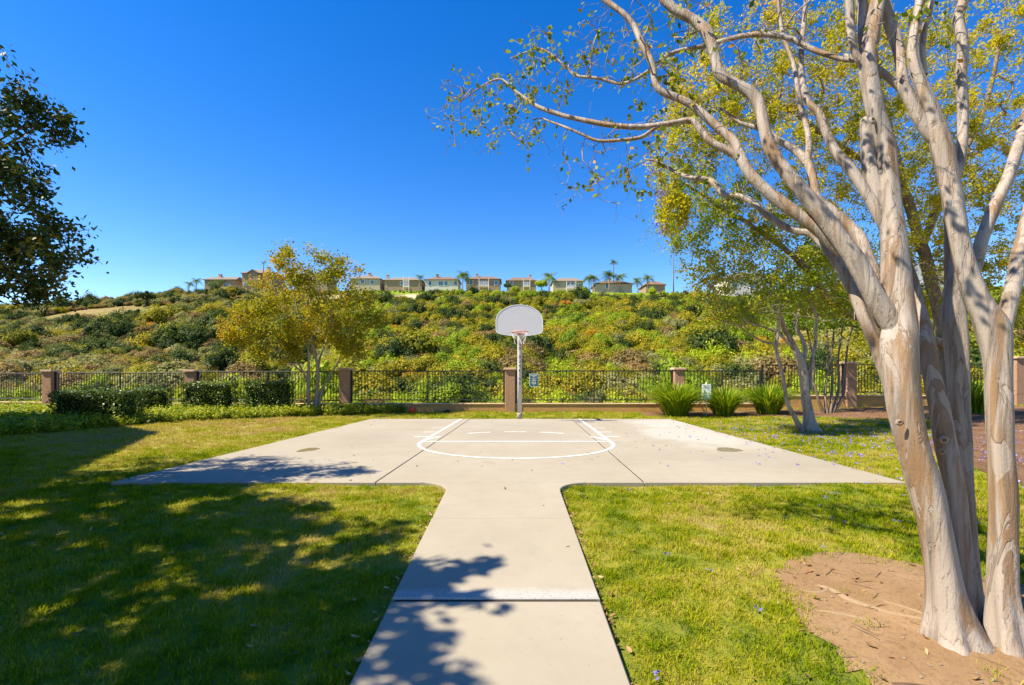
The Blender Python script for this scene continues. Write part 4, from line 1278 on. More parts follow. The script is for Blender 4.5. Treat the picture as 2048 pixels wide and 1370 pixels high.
# crape myrtle in the planting bed at left
b = at(628, 822, 16.3)
tl = [
 rows_k(0.52, [(618,824,8,16.2),(617,790,7,16.2),(616,760,6,16.2),(618,720,5,16.2),(614,690,4,16.2),(602,650,3,16.2),(590,600,2,16.2)]),
 rows_k(0.52, [(630,824,10,16.3),(632,795,8,16.3),(636,765,7,16.3),(634,730,6,16.3),(628,700,5.5,16.3),(622,665,5,16.3),(618,640,4,16.3),(616,600,3,16.3),(625,550,2,16.3)]),
 rows_k(0.52, [(636,822,8,16.4),(640,790,6,16.4),(650,768,5,16.4),(664,745,4,16.4),(680,715,3.5,16.4),(692,690,3,16.4),(712,660,2.2,16.4),(725,640,1.5,16.4)]),
 rows_k(0.52, [(616,765,4,16.1),(604,740,3.5,16.1),(590,715,3,16.0),(575,690,2.5,15.9),(560,660,2,15.8)]),
 rows_k(0.52, [(604,745,3,16.1),(585,728,2.8,16.0),(560,705,2.4,15.9),(535,690,2,15.8),(505,670,1.4,15.7)]),
 rows_k(0.52, [(636,745,5,16.3),(640,715,4,16.4),(650,690,3,16.5),(660,660,2.5,16.6),(664,620,1.8,16.7)]),
]
build_tree('crape_myrtle', 'rounded orange and green multi-stem tree among the hedges at left', b, tl,
    [bl(610,612,16.3,2.3,1.9,1.45,1.5), bl(535,655,16.1,1.5,1.4,0.95,0.9), bl(695,640,16.4,1.35,1.5,1.15,0.95), bl(615,530,16.3,1.1,1.2,0.75,0.6), bl(485,660,16,0.75,0.9,0.6,0.3), bl(680,545,16.4,0.7,0.8,0.5,0.3), bl(560,705,16,0.9,0.9,0.4,0.25), bl(715,700,16.4,0.8,0.9,0.4,0.22)],
    640, leaf_mat('leaf_orange', (0.17, 0.21, 0.005), (0.44, 0.35, 0.008), (0.62, 0.25, 0.010), 0.45, 0.05), M['bark2'], 20.0, 0.11, 0.090, 161, trunk_names=[1, 1, 1, 0, 0, 0], step=0.17, tip=0.0055, flare=0.25, max_rad=0.016)

# tall feathery tree with mauve flowers behind the big trunks
b = at(1900, 812, 12.6)
jl = [
 rows_at([(1905,818,24,12.6),(1900,760,19,12.6),(1893,700,17,12.6),(1880,622,16,12.6),(1862,560,15,12.6),(1845,496,13,12.5),(1815,400,11,12.3),(1790,300,9,12.1),(1760,180,6,11.9),(1740,60,4,11.7)]),
 rows_at([(1890,690,14,12.5),(1830,668,12,12.2),(1770,648,11,12.0),(1720,634,10,11.8),(1670,612,9,11.6),(1642,580,8,11.4),(1610,535,7,11.2),(1577,504,6,11.0),(1520,462,5,10.7),(1450,420,4,10.3),(1390,380,3,10.0),(1340,350,2,9.7)]),
 rows_at([(1845,496,10,12.5),(1880,400,9,12.6),(1930,300,8,12.8),(1980,180,6,13.0),(2000,60,4,13.1)]),
 rows_at([(1815,400,8,12.3),(1740,330,7,12.0),(1660,280,6,11.6),(1580,220,5,11.2),(1500,190,3.5,10.8),(1430,180,2.5,10.4)]),
]
rootj, skj = build_tree('jacaranda_tree', 'tall feathery yellow-green tree with mauve flowers filling the upper right', b, jl,
    [bl(1500,330,10.8,1.9,1.6,1.5,0.45), bl(1640,200,11.4,2.2,1.8,2.0,1.5), bl(1800,230,12.2,2.3,2.0,2.6,1.6), bl(1950,180,12.8,2.2,2.2,2.8,1.4), bl(1370,330,9.9,0.75,1.1,1.3,0.45),
     bl(1560,80,10.9,2.2,1.8,1.6,1.0), bl(1760,430,12,2.2,1.8,1.3,0.8), bl(1960,430,12.8,1.9,1.8,1.6,0.8), bl(1400,220,10.2,1.0,1.1,0.9,0.4), bl(1345,420,9.7,0.30,0.5,0.55,0.25), bl(1990,580,13.2,2.0,1.6,1.3,0.8), bl(2080,330,13,1.8,1.8,2.2,0.8), bl(1870,560,12.6,1.2,1.4,0.9,0.4)],
    2900, M['leaf_back'], M['bark2'], 17.0, 0.075, 0.075, 191, trunk_names=[1, 0, 0, 0], step=0.17, tip=0.0062, flare=0.3, aspect=0.5, max_rad=0.018)
for o in rootj.children:
    if o.name.startswith(('trunk', 'limb')): o.data.materials[0] = M['bark_dark']
# ferny fresh sprays and flower trusses at its left end
r_ = np.random.default_rng(17)
FP = []; FN = []
for k in range(150):
    q = at(r_.uniform(1318, 1440), 0, 9.6); z0 = CAMZ - (r_.uniform(330, 480)-HY)*9.6/F
    c0 = np.array([q.x - rootj.location.x, 9.6 + r_.normal(0, 0.5) - rootj.location.y, z0 - rootj.location.z])
    if r_.random() < 0.5 and z0 < 4.6 and q.x > 3.6: continue
    d = np.array([r_.normal(0, 1), r_.normal(0, 1), -0.5]); d /= np.linalg.norm(d)
    sd = np.cross(d, [0, 0, 1.0]); sd /= np.linalg.norm(sd)+1e-9
    for j in range(14):
        for s in (-1, 1):
            FP.append(c0 + d*0.026*j + sd*s*(0.05*math.sin(math.pi*(j+1)/16)+0.01) - np.array([0, 0, 0.0012*j*j])); FN.append([0, 0, 1.0])
FP = np.array(FP); FN = np.array(FN)
tag(obj('fern_leaves', leaf_mesh('fern_leaves', FP, FN, 0.045, 0.5, 0.4, None, r_), M['leaf_fern'], rootj), kind='stuff')
FP = []
for (a, c, n_) in ((1322, 388, 120), (1330, 400, 80), (1316, 452, 60), (1325, 460, 40), (1300, 345, 30), (1400, 330, 25), (1375, 300, 40), (1420, 275, 30), (1480, 150, 40), (1360, 440, 20), (1530, 60, 60), (1600, 30, 60)):
    q = at(a, c, 9.6); FP.append(np.array([q.x, q.y, q.z]) - np.array(rootj.location) + r_.normal(0, (0.06, 0.07, 0.075), (n_, 3)))
FP = np.vstack(FP)
tag(obj('flowers', leaf_mesh('flowers', FP, r_.normal(0, 1, FP.shape), 0.038, 0.7, 0.5, None, r_), M['petal'], rootj), kind='stuff')

# dark tree whose crown leans into the left edge, and its neighbour that shades the near lawn
def shade_tree(label, x, y, H, blobs, n, seed, per=2.2, ls=0.095, asp=0.45, lr=1.0):
    z = float(lawn_z(x, y))
    c = np.mean([q[:3] for q in blobs], 0)
    K = [[(x, y, z-0.05, 0.17), (x+0.03, y, z+0.6, 0.13), (x+0.1, y+0.05, z+1.4, 0.12), (x+0.1, y, z+2.2, 0.10), (c[0], c[1], c[2]+0.3, 0.06), (c[0]+0.1, c[1]+0.1, H-0.6, 0.025)]]
    r_ = np.random.default_rng(seed)
    for q in blobs:
        K.append([(x+0.1, y, z+1.9, 0.07*lr), ((x+q[0])/2, (y+q[1])/2, (z+1.9+q[2])/2+0.3, 0.05*lr), (q[0], q[1], q[2], 0.03*lr), (q[0]+q[3]*0.5, q[1], q[2]+0.3*q[5], 0.012*lr)])
    return build_tree('broadleaf_tree', label, (x, y, z), K, blobs, n, M['leaf_dark'], M['bark_dark'], per, 0.06, ls, seed, trunk_names=[1]+[0]*len(blobs), step=0.14, tip=0.005, aspect=asp, max_rad=0.016, shell=0.35)
shade_tree('dark leafy tree leaning into the view at the left edge', -7.9, 5.4, 5.6,
    [(-6.0, 5.2, 4.65, 0.75, 0.7, 0.45, 0.14), (-5.55, 5.2, 3.9, 0.6, 0.6, 0.5, 0.18), (-5.3, 5.1, 2.35, 0.8, 0.6, 0.40, 0.45), (-6.729, 5.202, 3.553, 1.3, 1.127, 0.954, 1.3), (-7.336, 5.202, 4.42, 1.257, 1.127, 0.867, 0.9), (-7.856, 5.549, 3.813, 1.3, 1.3, 1.214, 0.8), (-5.732, 5.115, 3.163, 0.694, 0.78, 0.65, 0.6), (-5.169, 5.202, 4.03, 0.39, 0.347, 0.191, 0.09), (-5.862, 5.029, 2.556, 0.867, 0.78, 0.39, 0.5), (-5.212, 5.289, 2.773, 0.433, 0.433, 0.303, 0.15)], 950, 231, 12.0, 0.066, 0.5, 0.30)
shade_tree('dense broadleaf tree beside the walkway whose shade covers the near lawn', -6.7, 1.5, 7.4,
    [(-6.0, 2.1, 5.0, 1.7, 1.4, 1.1, 1.2), (-6.4, 0.7, 5.4, 1.8, 1.5, 1.2, 1.2), (-5.1, 1.1, 4.7, 1.2, 1.2, 0.9, 0.9), (-7.4, 2.9, 5.4, 1.5, 1.2, 1.1, 1.0), (-4.9, 1.9, 4.9, 1.0, 0.8, 0.8, 0.7), (-6.5, 3.3, 4.5, 1.2, 0.9, 0.8, 0.9), (-8.2, 1.6, 4.9, 1.5, 1.3, 1.1, 1.0), (-8.6, 3.4, 5.0, 1.3, 1.1, 1.0, 0.9), (-9.0, 0.4, 4.8, 1.2, 1.2, 0.9, 0.6), (-7.6, 4.2, 4.6, 1.1, 0.7, 0.8, 0.7)], 1300, 261, 14.0, 0.12, 0.6)
shade_tree('third broadleaf tree in the row, behind the viewer', -6.6, -2.0, 7.4,
    [(-6.0, -1.2, 5.2, 2.0, 1.8, 1.3, 1.2), (-6.6, -2.0, 5.7, 1.9, 1.7, 1.3, 1.0), (-5.2, -0.8, 4.8, 1.5, 1.4, 1.0, 0.8)], 420, 291, 15.0, 0.12, 0.6)

# ------------------------------------------------------------------ building at left, outside the frame, whose shadow lies on the lawn
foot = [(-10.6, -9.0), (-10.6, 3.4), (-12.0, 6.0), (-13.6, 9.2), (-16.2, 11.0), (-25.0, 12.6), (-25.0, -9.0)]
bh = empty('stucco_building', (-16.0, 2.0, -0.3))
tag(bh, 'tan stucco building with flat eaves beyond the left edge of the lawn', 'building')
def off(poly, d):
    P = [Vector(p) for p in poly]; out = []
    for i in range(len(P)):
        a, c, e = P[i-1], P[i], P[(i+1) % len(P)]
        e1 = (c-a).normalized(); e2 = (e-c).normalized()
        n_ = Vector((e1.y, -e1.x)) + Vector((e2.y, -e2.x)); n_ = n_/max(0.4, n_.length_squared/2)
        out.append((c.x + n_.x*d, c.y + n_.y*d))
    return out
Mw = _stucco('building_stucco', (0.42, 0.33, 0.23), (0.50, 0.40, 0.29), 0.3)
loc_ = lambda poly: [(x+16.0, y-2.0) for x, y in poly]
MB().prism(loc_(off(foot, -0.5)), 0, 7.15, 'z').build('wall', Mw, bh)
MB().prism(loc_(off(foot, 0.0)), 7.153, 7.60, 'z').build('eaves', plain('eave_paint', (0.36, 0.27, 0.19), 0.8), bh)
Mglass = plain('window_glass', (0.03, 0.045, 0.06), 0.08, 0.6, var=0.1)
Mtrim = plain('white_trim', (0.74, 0.73, 0.70), 0.6)
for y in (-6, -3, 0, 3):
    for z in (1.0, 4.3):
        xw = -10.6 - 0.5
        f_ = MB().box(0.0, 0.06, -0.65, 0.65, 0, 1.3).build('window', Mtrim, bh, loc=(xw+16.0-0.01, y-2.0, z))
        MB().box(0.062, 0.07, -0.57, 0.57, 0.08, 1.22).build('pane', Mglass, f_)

# ------------------------------------------------------------------ clipped hedges
M['hedge_leaf'] = leaf_mat('hedge_leaf', (0.045, 0.085, 0.008), (0.14, 0.195, 0.016), (0.42, 0.40, 0.04), 0.15, 0.1, 0.38)
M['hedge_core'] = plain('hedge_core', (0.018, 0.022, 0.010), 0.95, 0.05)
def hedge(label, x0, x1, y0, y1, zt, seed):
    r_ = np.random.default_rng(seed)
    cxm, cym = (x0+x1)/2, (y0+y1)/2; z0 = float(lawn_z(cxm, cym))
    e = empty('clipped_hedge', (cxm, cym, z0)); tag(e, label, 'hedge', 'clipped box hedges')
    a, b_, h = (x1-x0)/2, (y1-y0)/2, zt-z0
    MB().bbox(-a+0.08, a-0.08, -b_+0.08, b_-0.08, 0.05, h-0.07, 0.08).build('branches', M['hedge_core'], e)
    n = int(2600*(2*(a+b_)*h*2 + 4*a*b_)/3.0)
    # points near the surface of a slightly uneven rounded box
    P = np.empty((n, 3)); N = np.zeros((n, 3))
    A = np.array([2*b_*h, 2*b_*h, 2*a*h, 2*a*h, 4*a*b_]); f_ = r_.choice(5, n, p=A/A.sum())
    u = r_.uniform(-1, 1, n); v = r_.uniform(0.0, 1, n); w = r_.uniform(-1, 1, n)
    for k in range(5):
        s = f_ == k
        if k < 2: sg_ = -1 if k == 0 else 1; P[s] = np.stack([np.full(s.sum(), sg_*a), u[s]*b_, v[s]*h], 1); N[s, 0] = sg_
        elif k < 4: sg_ = -1 if k == 2 else 1; P[s] = np.stack([u[s]*a, np.full(s.sum(), sg_*b_), v[s]*h], 1); N[s, 1] = sg_
        else: P[s] = np.stack([u[s]*a, w[s]*b_, np.full(s.sum(), h)], 1); N[s, 2] = 1
    bul = 0.03*np.sin(P[:, 0]*7+seed)+0.03*np.sin(P[:, 1]*8)+0.025*np.sin(P[:, 2]*9+P[:, 0]*4)
    low = np.clip((0.35-P[:, 2])/0.35, 0, 1)*0.14
    P += N*(bul[:, None] - np.abs(r_.normal(0, 0.045, n))[:, None] + 0.02) 
    P[:, 0] *= 1-low*0.35; P[:, 1] *= 1-low*0.5
    P += r_.normal(0, 0.012, P.shape)
    tag(obj('foliage', leaf_mesh('foliage', P, N+np.array([0, 0, 0.25]), 0.062, 0.6, 0.55, 0.42+0.24*r_.normal(0, 1, n), r_), M['hedge_leaf'], e), kind='stuff')
hedge('largest clipped hedge, nearest the viewer at the left, half in shade', -12.25, -10.3, 12.4, 13.15, 0.72, 1)
hedge('small clipped hedge just behind the largest one', -12.6, -11.45, 15.2, 15.85, 0.68, 2)
hedge('boxy clipped hedge second from the right of the four', -11.1, -9.62, 15.75, 16.4, 0.85, 3)
hedge('boxy clipped hedge closest to the orange and green tree', -9.1, -7.65, 15.85, 16.5, 0.91, 4)

# ------------------------------------------------------------------ strappy clumps
M['strap'] = leaf_mat('strap_leaf', (0.075, 0.17, 0.006), (0.25, 0.36, 0.010), (0.52, 0.50, 0.05), 0.42, 0.08)
def strappy(label, x, y, H, rad, n, seed):
    r_ = np.random.default_rng(seed); z = float(lawn_z(x, y))
    V = []; Fq = []; tv = []; o0 = 0; S = 6
    for k in range(n):
        t = r_.uniform(0, 2*math.pi); q = math.sqrt(r_.random())
        bp = np.array([math.cos(t), math.sin(t), 0])*q*rad*0.45
        lean = (0.10 + 0.75*q*r_.uniform(0.4, 1.3)); Lh = H*r_.uniform(0.62, 1.12)
        d = np.array([math.cos(t+r_.normal(0, 0.4)), math.sin(t+r_.normal(0, 0.4)), 0])
        sd = np.array([-d[1], d[0], 0]); tw = r_.uniform(-0.7, 0.7); wd = r_.uniform(0.009, 0.017)
        for j in range(S+1):
            f_ = j/S
            c = bp + d*(lean*Lh*(0.35*f_+0.75*f_**2.4)) + np.array([0, 0, Lh*(f_ - 0.42*lean*f_**2.6)])
            w_ = wd*(1-0.15*f_) if j < S else 0.001
            s2 = sd*math.cos(tw*f_) + d*math.sin(tw*f_)
            V += [c - s2*w_, c + s2*w_]
            if j < S: Fq.append((o0+2*j, o0+2*j+1, o0+2*j+3, o0+2*j+2)); tv.append(0)
        tv[-S:] = [float(np.clip(r_.normal(0.5, 0.25), 0, 1))]*S
        o0 += 2*(S+1)
    m = mesh_np('leaf_blades', np.array(V), np.array(Fq), np.full(len(Fq), 4))
    a = m.attributes.new('tint', 'FLOAT', 'FACE'); a.data.foreach_set('value', np.array(tv, np.float32))
    e = empty('strappy_clump', (x, y, z)); tag(e, label, 'plant', 'strappy clumps along the fence')
    tag(obj('leaf_blades', m, M['strap'], e), kind='stuff')
strappy('tallest strappy clump, left of the small white sign', 5.5, 15.8, 1.25, 0.80, 1000, 1)
strappy('strappy clump just right of the small white sign', 7.05, 15.7, 1.05, 0.64, 760, 2)
strappy('strappy clump beside the leaning pale stem', 8.6, 15.8, 1.10, 0.72, 860, 3)
strappy('strappy clump in shade behind the big trunks', 13.9, 14.2, 1.1, 0.7, 420, 4)

# ------------------------------------------------------------------ chaparral on the hillside
def bush_mesh(name, seed, n=760, flat_=0.85, lsize=0.17, lobes=9, core=0.0):
    r_ = np.random.default_rng(seed)
    P = []; N = []; T_ = []
    cs = []
    for k in range(lobes):
        t = r_.uniform(0, 2*math.pi); q = math.sqrt(r_.random())*0.78
        rad = r_.uniform(0.13, 0.42)
        cs.append((np.array([q*math.cos(t), q*math.sin(t), (0.18 + 0.62*(1-q*0.9)*r_.uniform(0.5, 1.25))*flat_]), rad))
    per = n//lobes
    for c, rad in cs:
        v = r_.normal(0, 1, (per, 3)); v /= np.linalg.norm(v, axis=1)[:, None]
        v[:, 2] = np.where(v[:, 2] < -0.35, -v[:, 2], v[:, 2])
        rr = rad*(1 + r_.normal(0, 0.22, per))
        p = c + v*rr[:, None]*np.array([1, 1, flat_])
        P.append(p); N.append(v); T_.append(np.clip(0.42 + 0.25*r_.normal(0, 1, per) + r_.normal(0, 0.12), 0, 1))
    P = np.vstack(P); N = np.vstack(N); T_ = np.concatenate(T_)
    P[:, 2] = np.maximum(P[:, 2], 0.02)
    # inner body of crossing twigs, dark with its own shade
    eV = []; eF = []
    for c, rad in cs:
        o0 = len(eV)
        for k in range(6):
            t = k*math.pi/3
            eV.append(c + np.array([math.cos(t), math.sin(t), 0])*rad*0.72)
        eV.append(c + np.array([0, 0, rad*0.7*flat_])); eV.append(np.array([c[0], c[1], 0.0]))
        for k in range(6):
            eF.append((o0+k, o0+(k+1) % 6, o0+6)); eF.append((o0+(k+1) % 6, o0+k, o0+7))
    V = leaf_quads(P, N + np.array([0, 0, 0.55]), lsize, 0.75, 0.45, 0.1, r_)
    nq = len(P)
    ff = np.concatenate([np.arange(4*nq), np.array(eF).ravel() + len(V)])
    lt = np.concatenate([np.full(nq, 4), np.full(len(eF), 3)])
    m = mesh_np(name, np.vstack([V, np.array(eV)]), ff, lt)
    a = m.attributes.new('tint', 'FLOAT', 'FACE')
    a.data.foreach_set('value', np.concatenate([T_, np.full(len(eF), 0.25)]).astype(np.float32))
    return m
KIND = [  # name, colours, flatness, words
 ('dark green', (0.013, 0.026, 0.006), (0.036, 0.058, 0.010), (0.085, 0.10, 0.015), 1.0),
 ('olive green', (0.055, 0.066, 0.004), (0.180, 0.168, 0.008), (0.30, 0.25, 0.02), 0.85),
 ('grey-green', (0.060, 0.070, 0.030), (0.155, 0.160, 0.070), (0.28, 0.27, 0.15), 0.75),
 ('brown twiggy', (0.070, 0.050, 0.022), (0.165, 0.125, 0.055), (0.25, 0.20, 0.11), 0.75),
 ('golden orange', (0.11, 0.068, 0.004), (0.27, 0.165, 0.006), (0.36, 0.25, 0.015), 0.7),
 ('bright lime green', (0.065, 0.105, 0.006), (0.17, 0.225, 0.009), (0.29, 0.31, 0.025), 0.9),
 ('low green', (0.055, 0.095, 0.005), (0.160, 0.195, 0.007), (0.28, 0.28, 0.02), 0.5),
]
bush_m = []
for k, (nm, c0, c1, c2, fl) in enumerate(KIND):
    mt = leaf_mat('bush_' + nm.replace(' ', '_').replace('-', '_'), tuple(q*q2 for q, q2 in zip(c0, (2.6, 2.4, 1.6))), tuple(q*q2 for q, q2 in zip(c1, (2.15, 2.0, 1.4))), tuple(min(0.6, q*1.8) for q in c2), 0.40, 0.28, 0.7)
    row = []
    for v in range(3):
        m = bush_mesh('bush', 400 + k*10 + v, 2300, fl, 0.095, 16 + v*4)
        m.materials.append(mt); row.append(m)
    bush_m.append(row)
r_ = np.random.default_rng(77)
def pick_kind(u, t, x, y):
    if y < 33:
        w = [0.06, 0.12, 0.10 + 0.5*(x > 6), 0.04, 0.0, 0.42, 0.26]
    elif u < -0.38:
        w = [0.20, 0.20, 0.30, 0.28, 0.02, 0.0, 0.0]
        if t < 0.12: w = [0.12, 0.2, 0.27, 0.25, 0.10, 0.03, 0.03]
    elif t < 0.45:
        w = [0.14, 0.34, 0.10, 0.07, 0.12, 0.17, 0.06] if u < 0.12 else [0.10, 0.36, 0.18, 0.08, 0.10, 0.14, 0.04]
    elif t < 0.74:
        w = [0.20, 0.32, 0.12, 0.07, 0.03, 0.14, 0.12]
    else:
        w = [0.12, 0.16, 0.05, 0.02, 0.01, 0.14, 0.50]
    w = np.array(w); return int(r_.choice(7, p=w/w.sum()))
B = []
tries = 0
cell = {}
def free(x, y, rad):
    cs = 3.0; i, j = int(x//cs), int(y//cs)
    for a in range(i-2, i+3):
        for c in range(j-2, j+3):
            for (X, Y, q) in cell.get((a, c), ()):
                if (X-x)**2 + (Y-y)**2 < (0.42*(rad+q))**2: return False
    cell.setdefault((i, j), []).append((x, y, rad)); return True
while len(B) < 9500 and tries < 90000:
    tries += 1
    y = math.sqrt(r_.uniform(20.0**2, 194.0**2)) if tries > 9000 else r_.uniform(19.6, 75)
    u = r_.uniform(-1.22, 1.22); x = u*y
    if y < fence_y(np.clip(x, -24, 24)) + 1.1: continue
    t = (y-36)/160.0
    if y > 70 and (math.sin(x*0.045 + 1.3*math.sin(y*0.05)) * math.cos(y*0.06 + x*0.02)) > 0.80 - 0.25*(t > 0.6): continue      # dry gaps
    k = pick_kind(u, t, x, y)
    s = {0: r_.uniform(1.2, 2.9), 1: r_.uniform(1.0, 2.4), 2: r_.uniform(0.8, 2.1), 3: r_.uniform(0.8, 2.0), 4: r_.uniform(0.7, 1.5), 5: r_.uniform(0.8, 2.2), 6: r_.uniform(0.8, 1.9)}[k]
    s *= 1.30*(0.75 + 0.6*r_.random()**2)
    if y < 33: s *= 0.48
    if t > 0.80 and u > -0.7:
        s *= 0.75
        if k == 6: s *= 0.8
        if k in (0, 1): s *= 0.6
        if t > 0.93: s *= 0.45
    if not free(x, y, s): continue
    B.append((x, y, float(terrain(x, y)) - 0.10*s, s, k))
# two willowy shrubs close behind the fence
for (pxx, pyy, Y, s) in ((640, 745, 27.0, 2.1), (752, 750, 30.0, 2.0), (560, 760, 26, 1.5), (700, 765, 24, 1.2)):
    q = at(pxx, pyy, Y); B.append((q.x, Y, float(terrain(q.x, Y)) - 0.1, s, 5))
B.sort(key=lambda q: -q[3]/q[1])
inview = [q for q in B if abs(q[0]/q[1]) < 1.09]
near = inview[:270]
ns = set(id(q) for q in near)
rest = [q for q in B if id(q) not in ns]
lab_of = []
for (x, y, z, s, k) in near:
    o = obj('hillside_bush', bush_m[k][int(r_.integers(3))], None, None, (x, y, z))
    zs = s*r_.uniform(1.0, 1.5)*(1.35 if (k == 5 and 23 < y < 31 and s > 1.4) else 1)
    o.scale = (s, s*r_.uniform(0.85, 1.15), zs); o.rotation_euler = (0, 0, r_.uniform(0, 6.28))
    u = x/y; pxx = 1024 + F*u; row = HY - F*(z + zs*0.6 - CAMZ)/y
    lm = [n_ for lim, n_ in ((200, 'the far left pillar'), (330, 'the largest hedge'), (480, 'the second pillar'), (760, 'the orange tree'), (930, 'the red ball'), (1130, 'the hoop'), (1330, 'the teal sign panel'), (1600, 'the strappy clumps'), (9999, 'the pale trunks')) if pxx < lim][0]
    hgt = 'behind the fence by' if row > 742 else 'just over the fence by' if row > 705 else 'midslope above' if row > 640 else 'high above'
    lab_of.append((o, '%s %s bush %s %s' % ('large' if s > 1.9 else 'small' if s < 1.1 else 'midsize', KIND[k][0], hgt, lm), pxx, KIND[k][0]))
ordn = ['leftmost', 'second from left', 'third from left', 'fourth from left', 'fifth from left', 'sixth from left', 'seventh from left', 'eighth from left', 'ninth from left', 'tenth from left', 'eleventh from left', 'twelfth from left', 'thirteenth from left', 'fourteenth from left', 'fifteenth from left', 'sixteenth from left']
by = {}
for q in lab_of: by.setdefault(q[1], []).append(q)
for lb, qs in by.items():
    qs.sort(key=lambda q: q[2])
    for i_, (o, l_, p_, kn) in enumerate(qs):
        if len(qs) > 1:
            l_ = l_.replace(' bush ', ' bush, %s, ' % (ordn[i_] if i_ < len(qs)-1 or len(qs) > 16 else 'rightmost') if i_ < 16 else ' bush ')
        tag(o, l_, 'bush', kn + ' bushes on the hillside')
RB = np.array([q[:3] for q in rest]); n = len(rest)
scatter('chaparral', RB, np.stack([np.zeros(n), np.zeros(n), r_.uniform(0, 6.28, n)], 1),
        np.stack([[q[3] for q in rest], [q[3] for q in rest], np.array([q[3] for q in rest])*r_.uniform(1.0, 1.5, n)], 1),
        [q[4]*3 + int(r_.integers(3)) for q in rest], [m for row in bush_m for m in row], label='dense mixed scrub covering the far hillside', cat='scrub')

# ------------------------------------------------------------------ houses, walls and palms along the ridge
M['tan_wall'] = plain('house_tan', (0.33, 0.235, 0.15), 0.9, 0.1, var=0.06, scale=0.5)
M['cream_wall'] = plain('house_cream', (0.47, 0.385, 0.265), 0.9, 0.1, var=0.06, scale=0.5)
M['white_wall'] = plain('house_white', (0.60, 0.56, 0.49), 0.9, 0.1, var=0.05, scale=0.5)
M['roof_tile'] = plain('roof_tile', (0.19, 0.128, 0.088), 0.9, 0.1, var=0.2, scale=3.0, bump=0.4)
M['roof_grey'] = plain('roof_grey', (0.22, 0.175, 0.138), 0.9, 0.1, var=0.2, scale=3.0, bump=0.4)
M['far_glass'] = plain('far_glass', (0.10, 0.16, 0.24), 0.15, 0.6, var=0.1)
M['house_trim'] = plain('house_trim', (0.80, 0.79, 0.76), 0.7, 0.2)
M['dark_wall'] = plain('dark_wall', (0.17, 0.12, 0.09), 0.9, 0.1, var=0.2, scale=1)
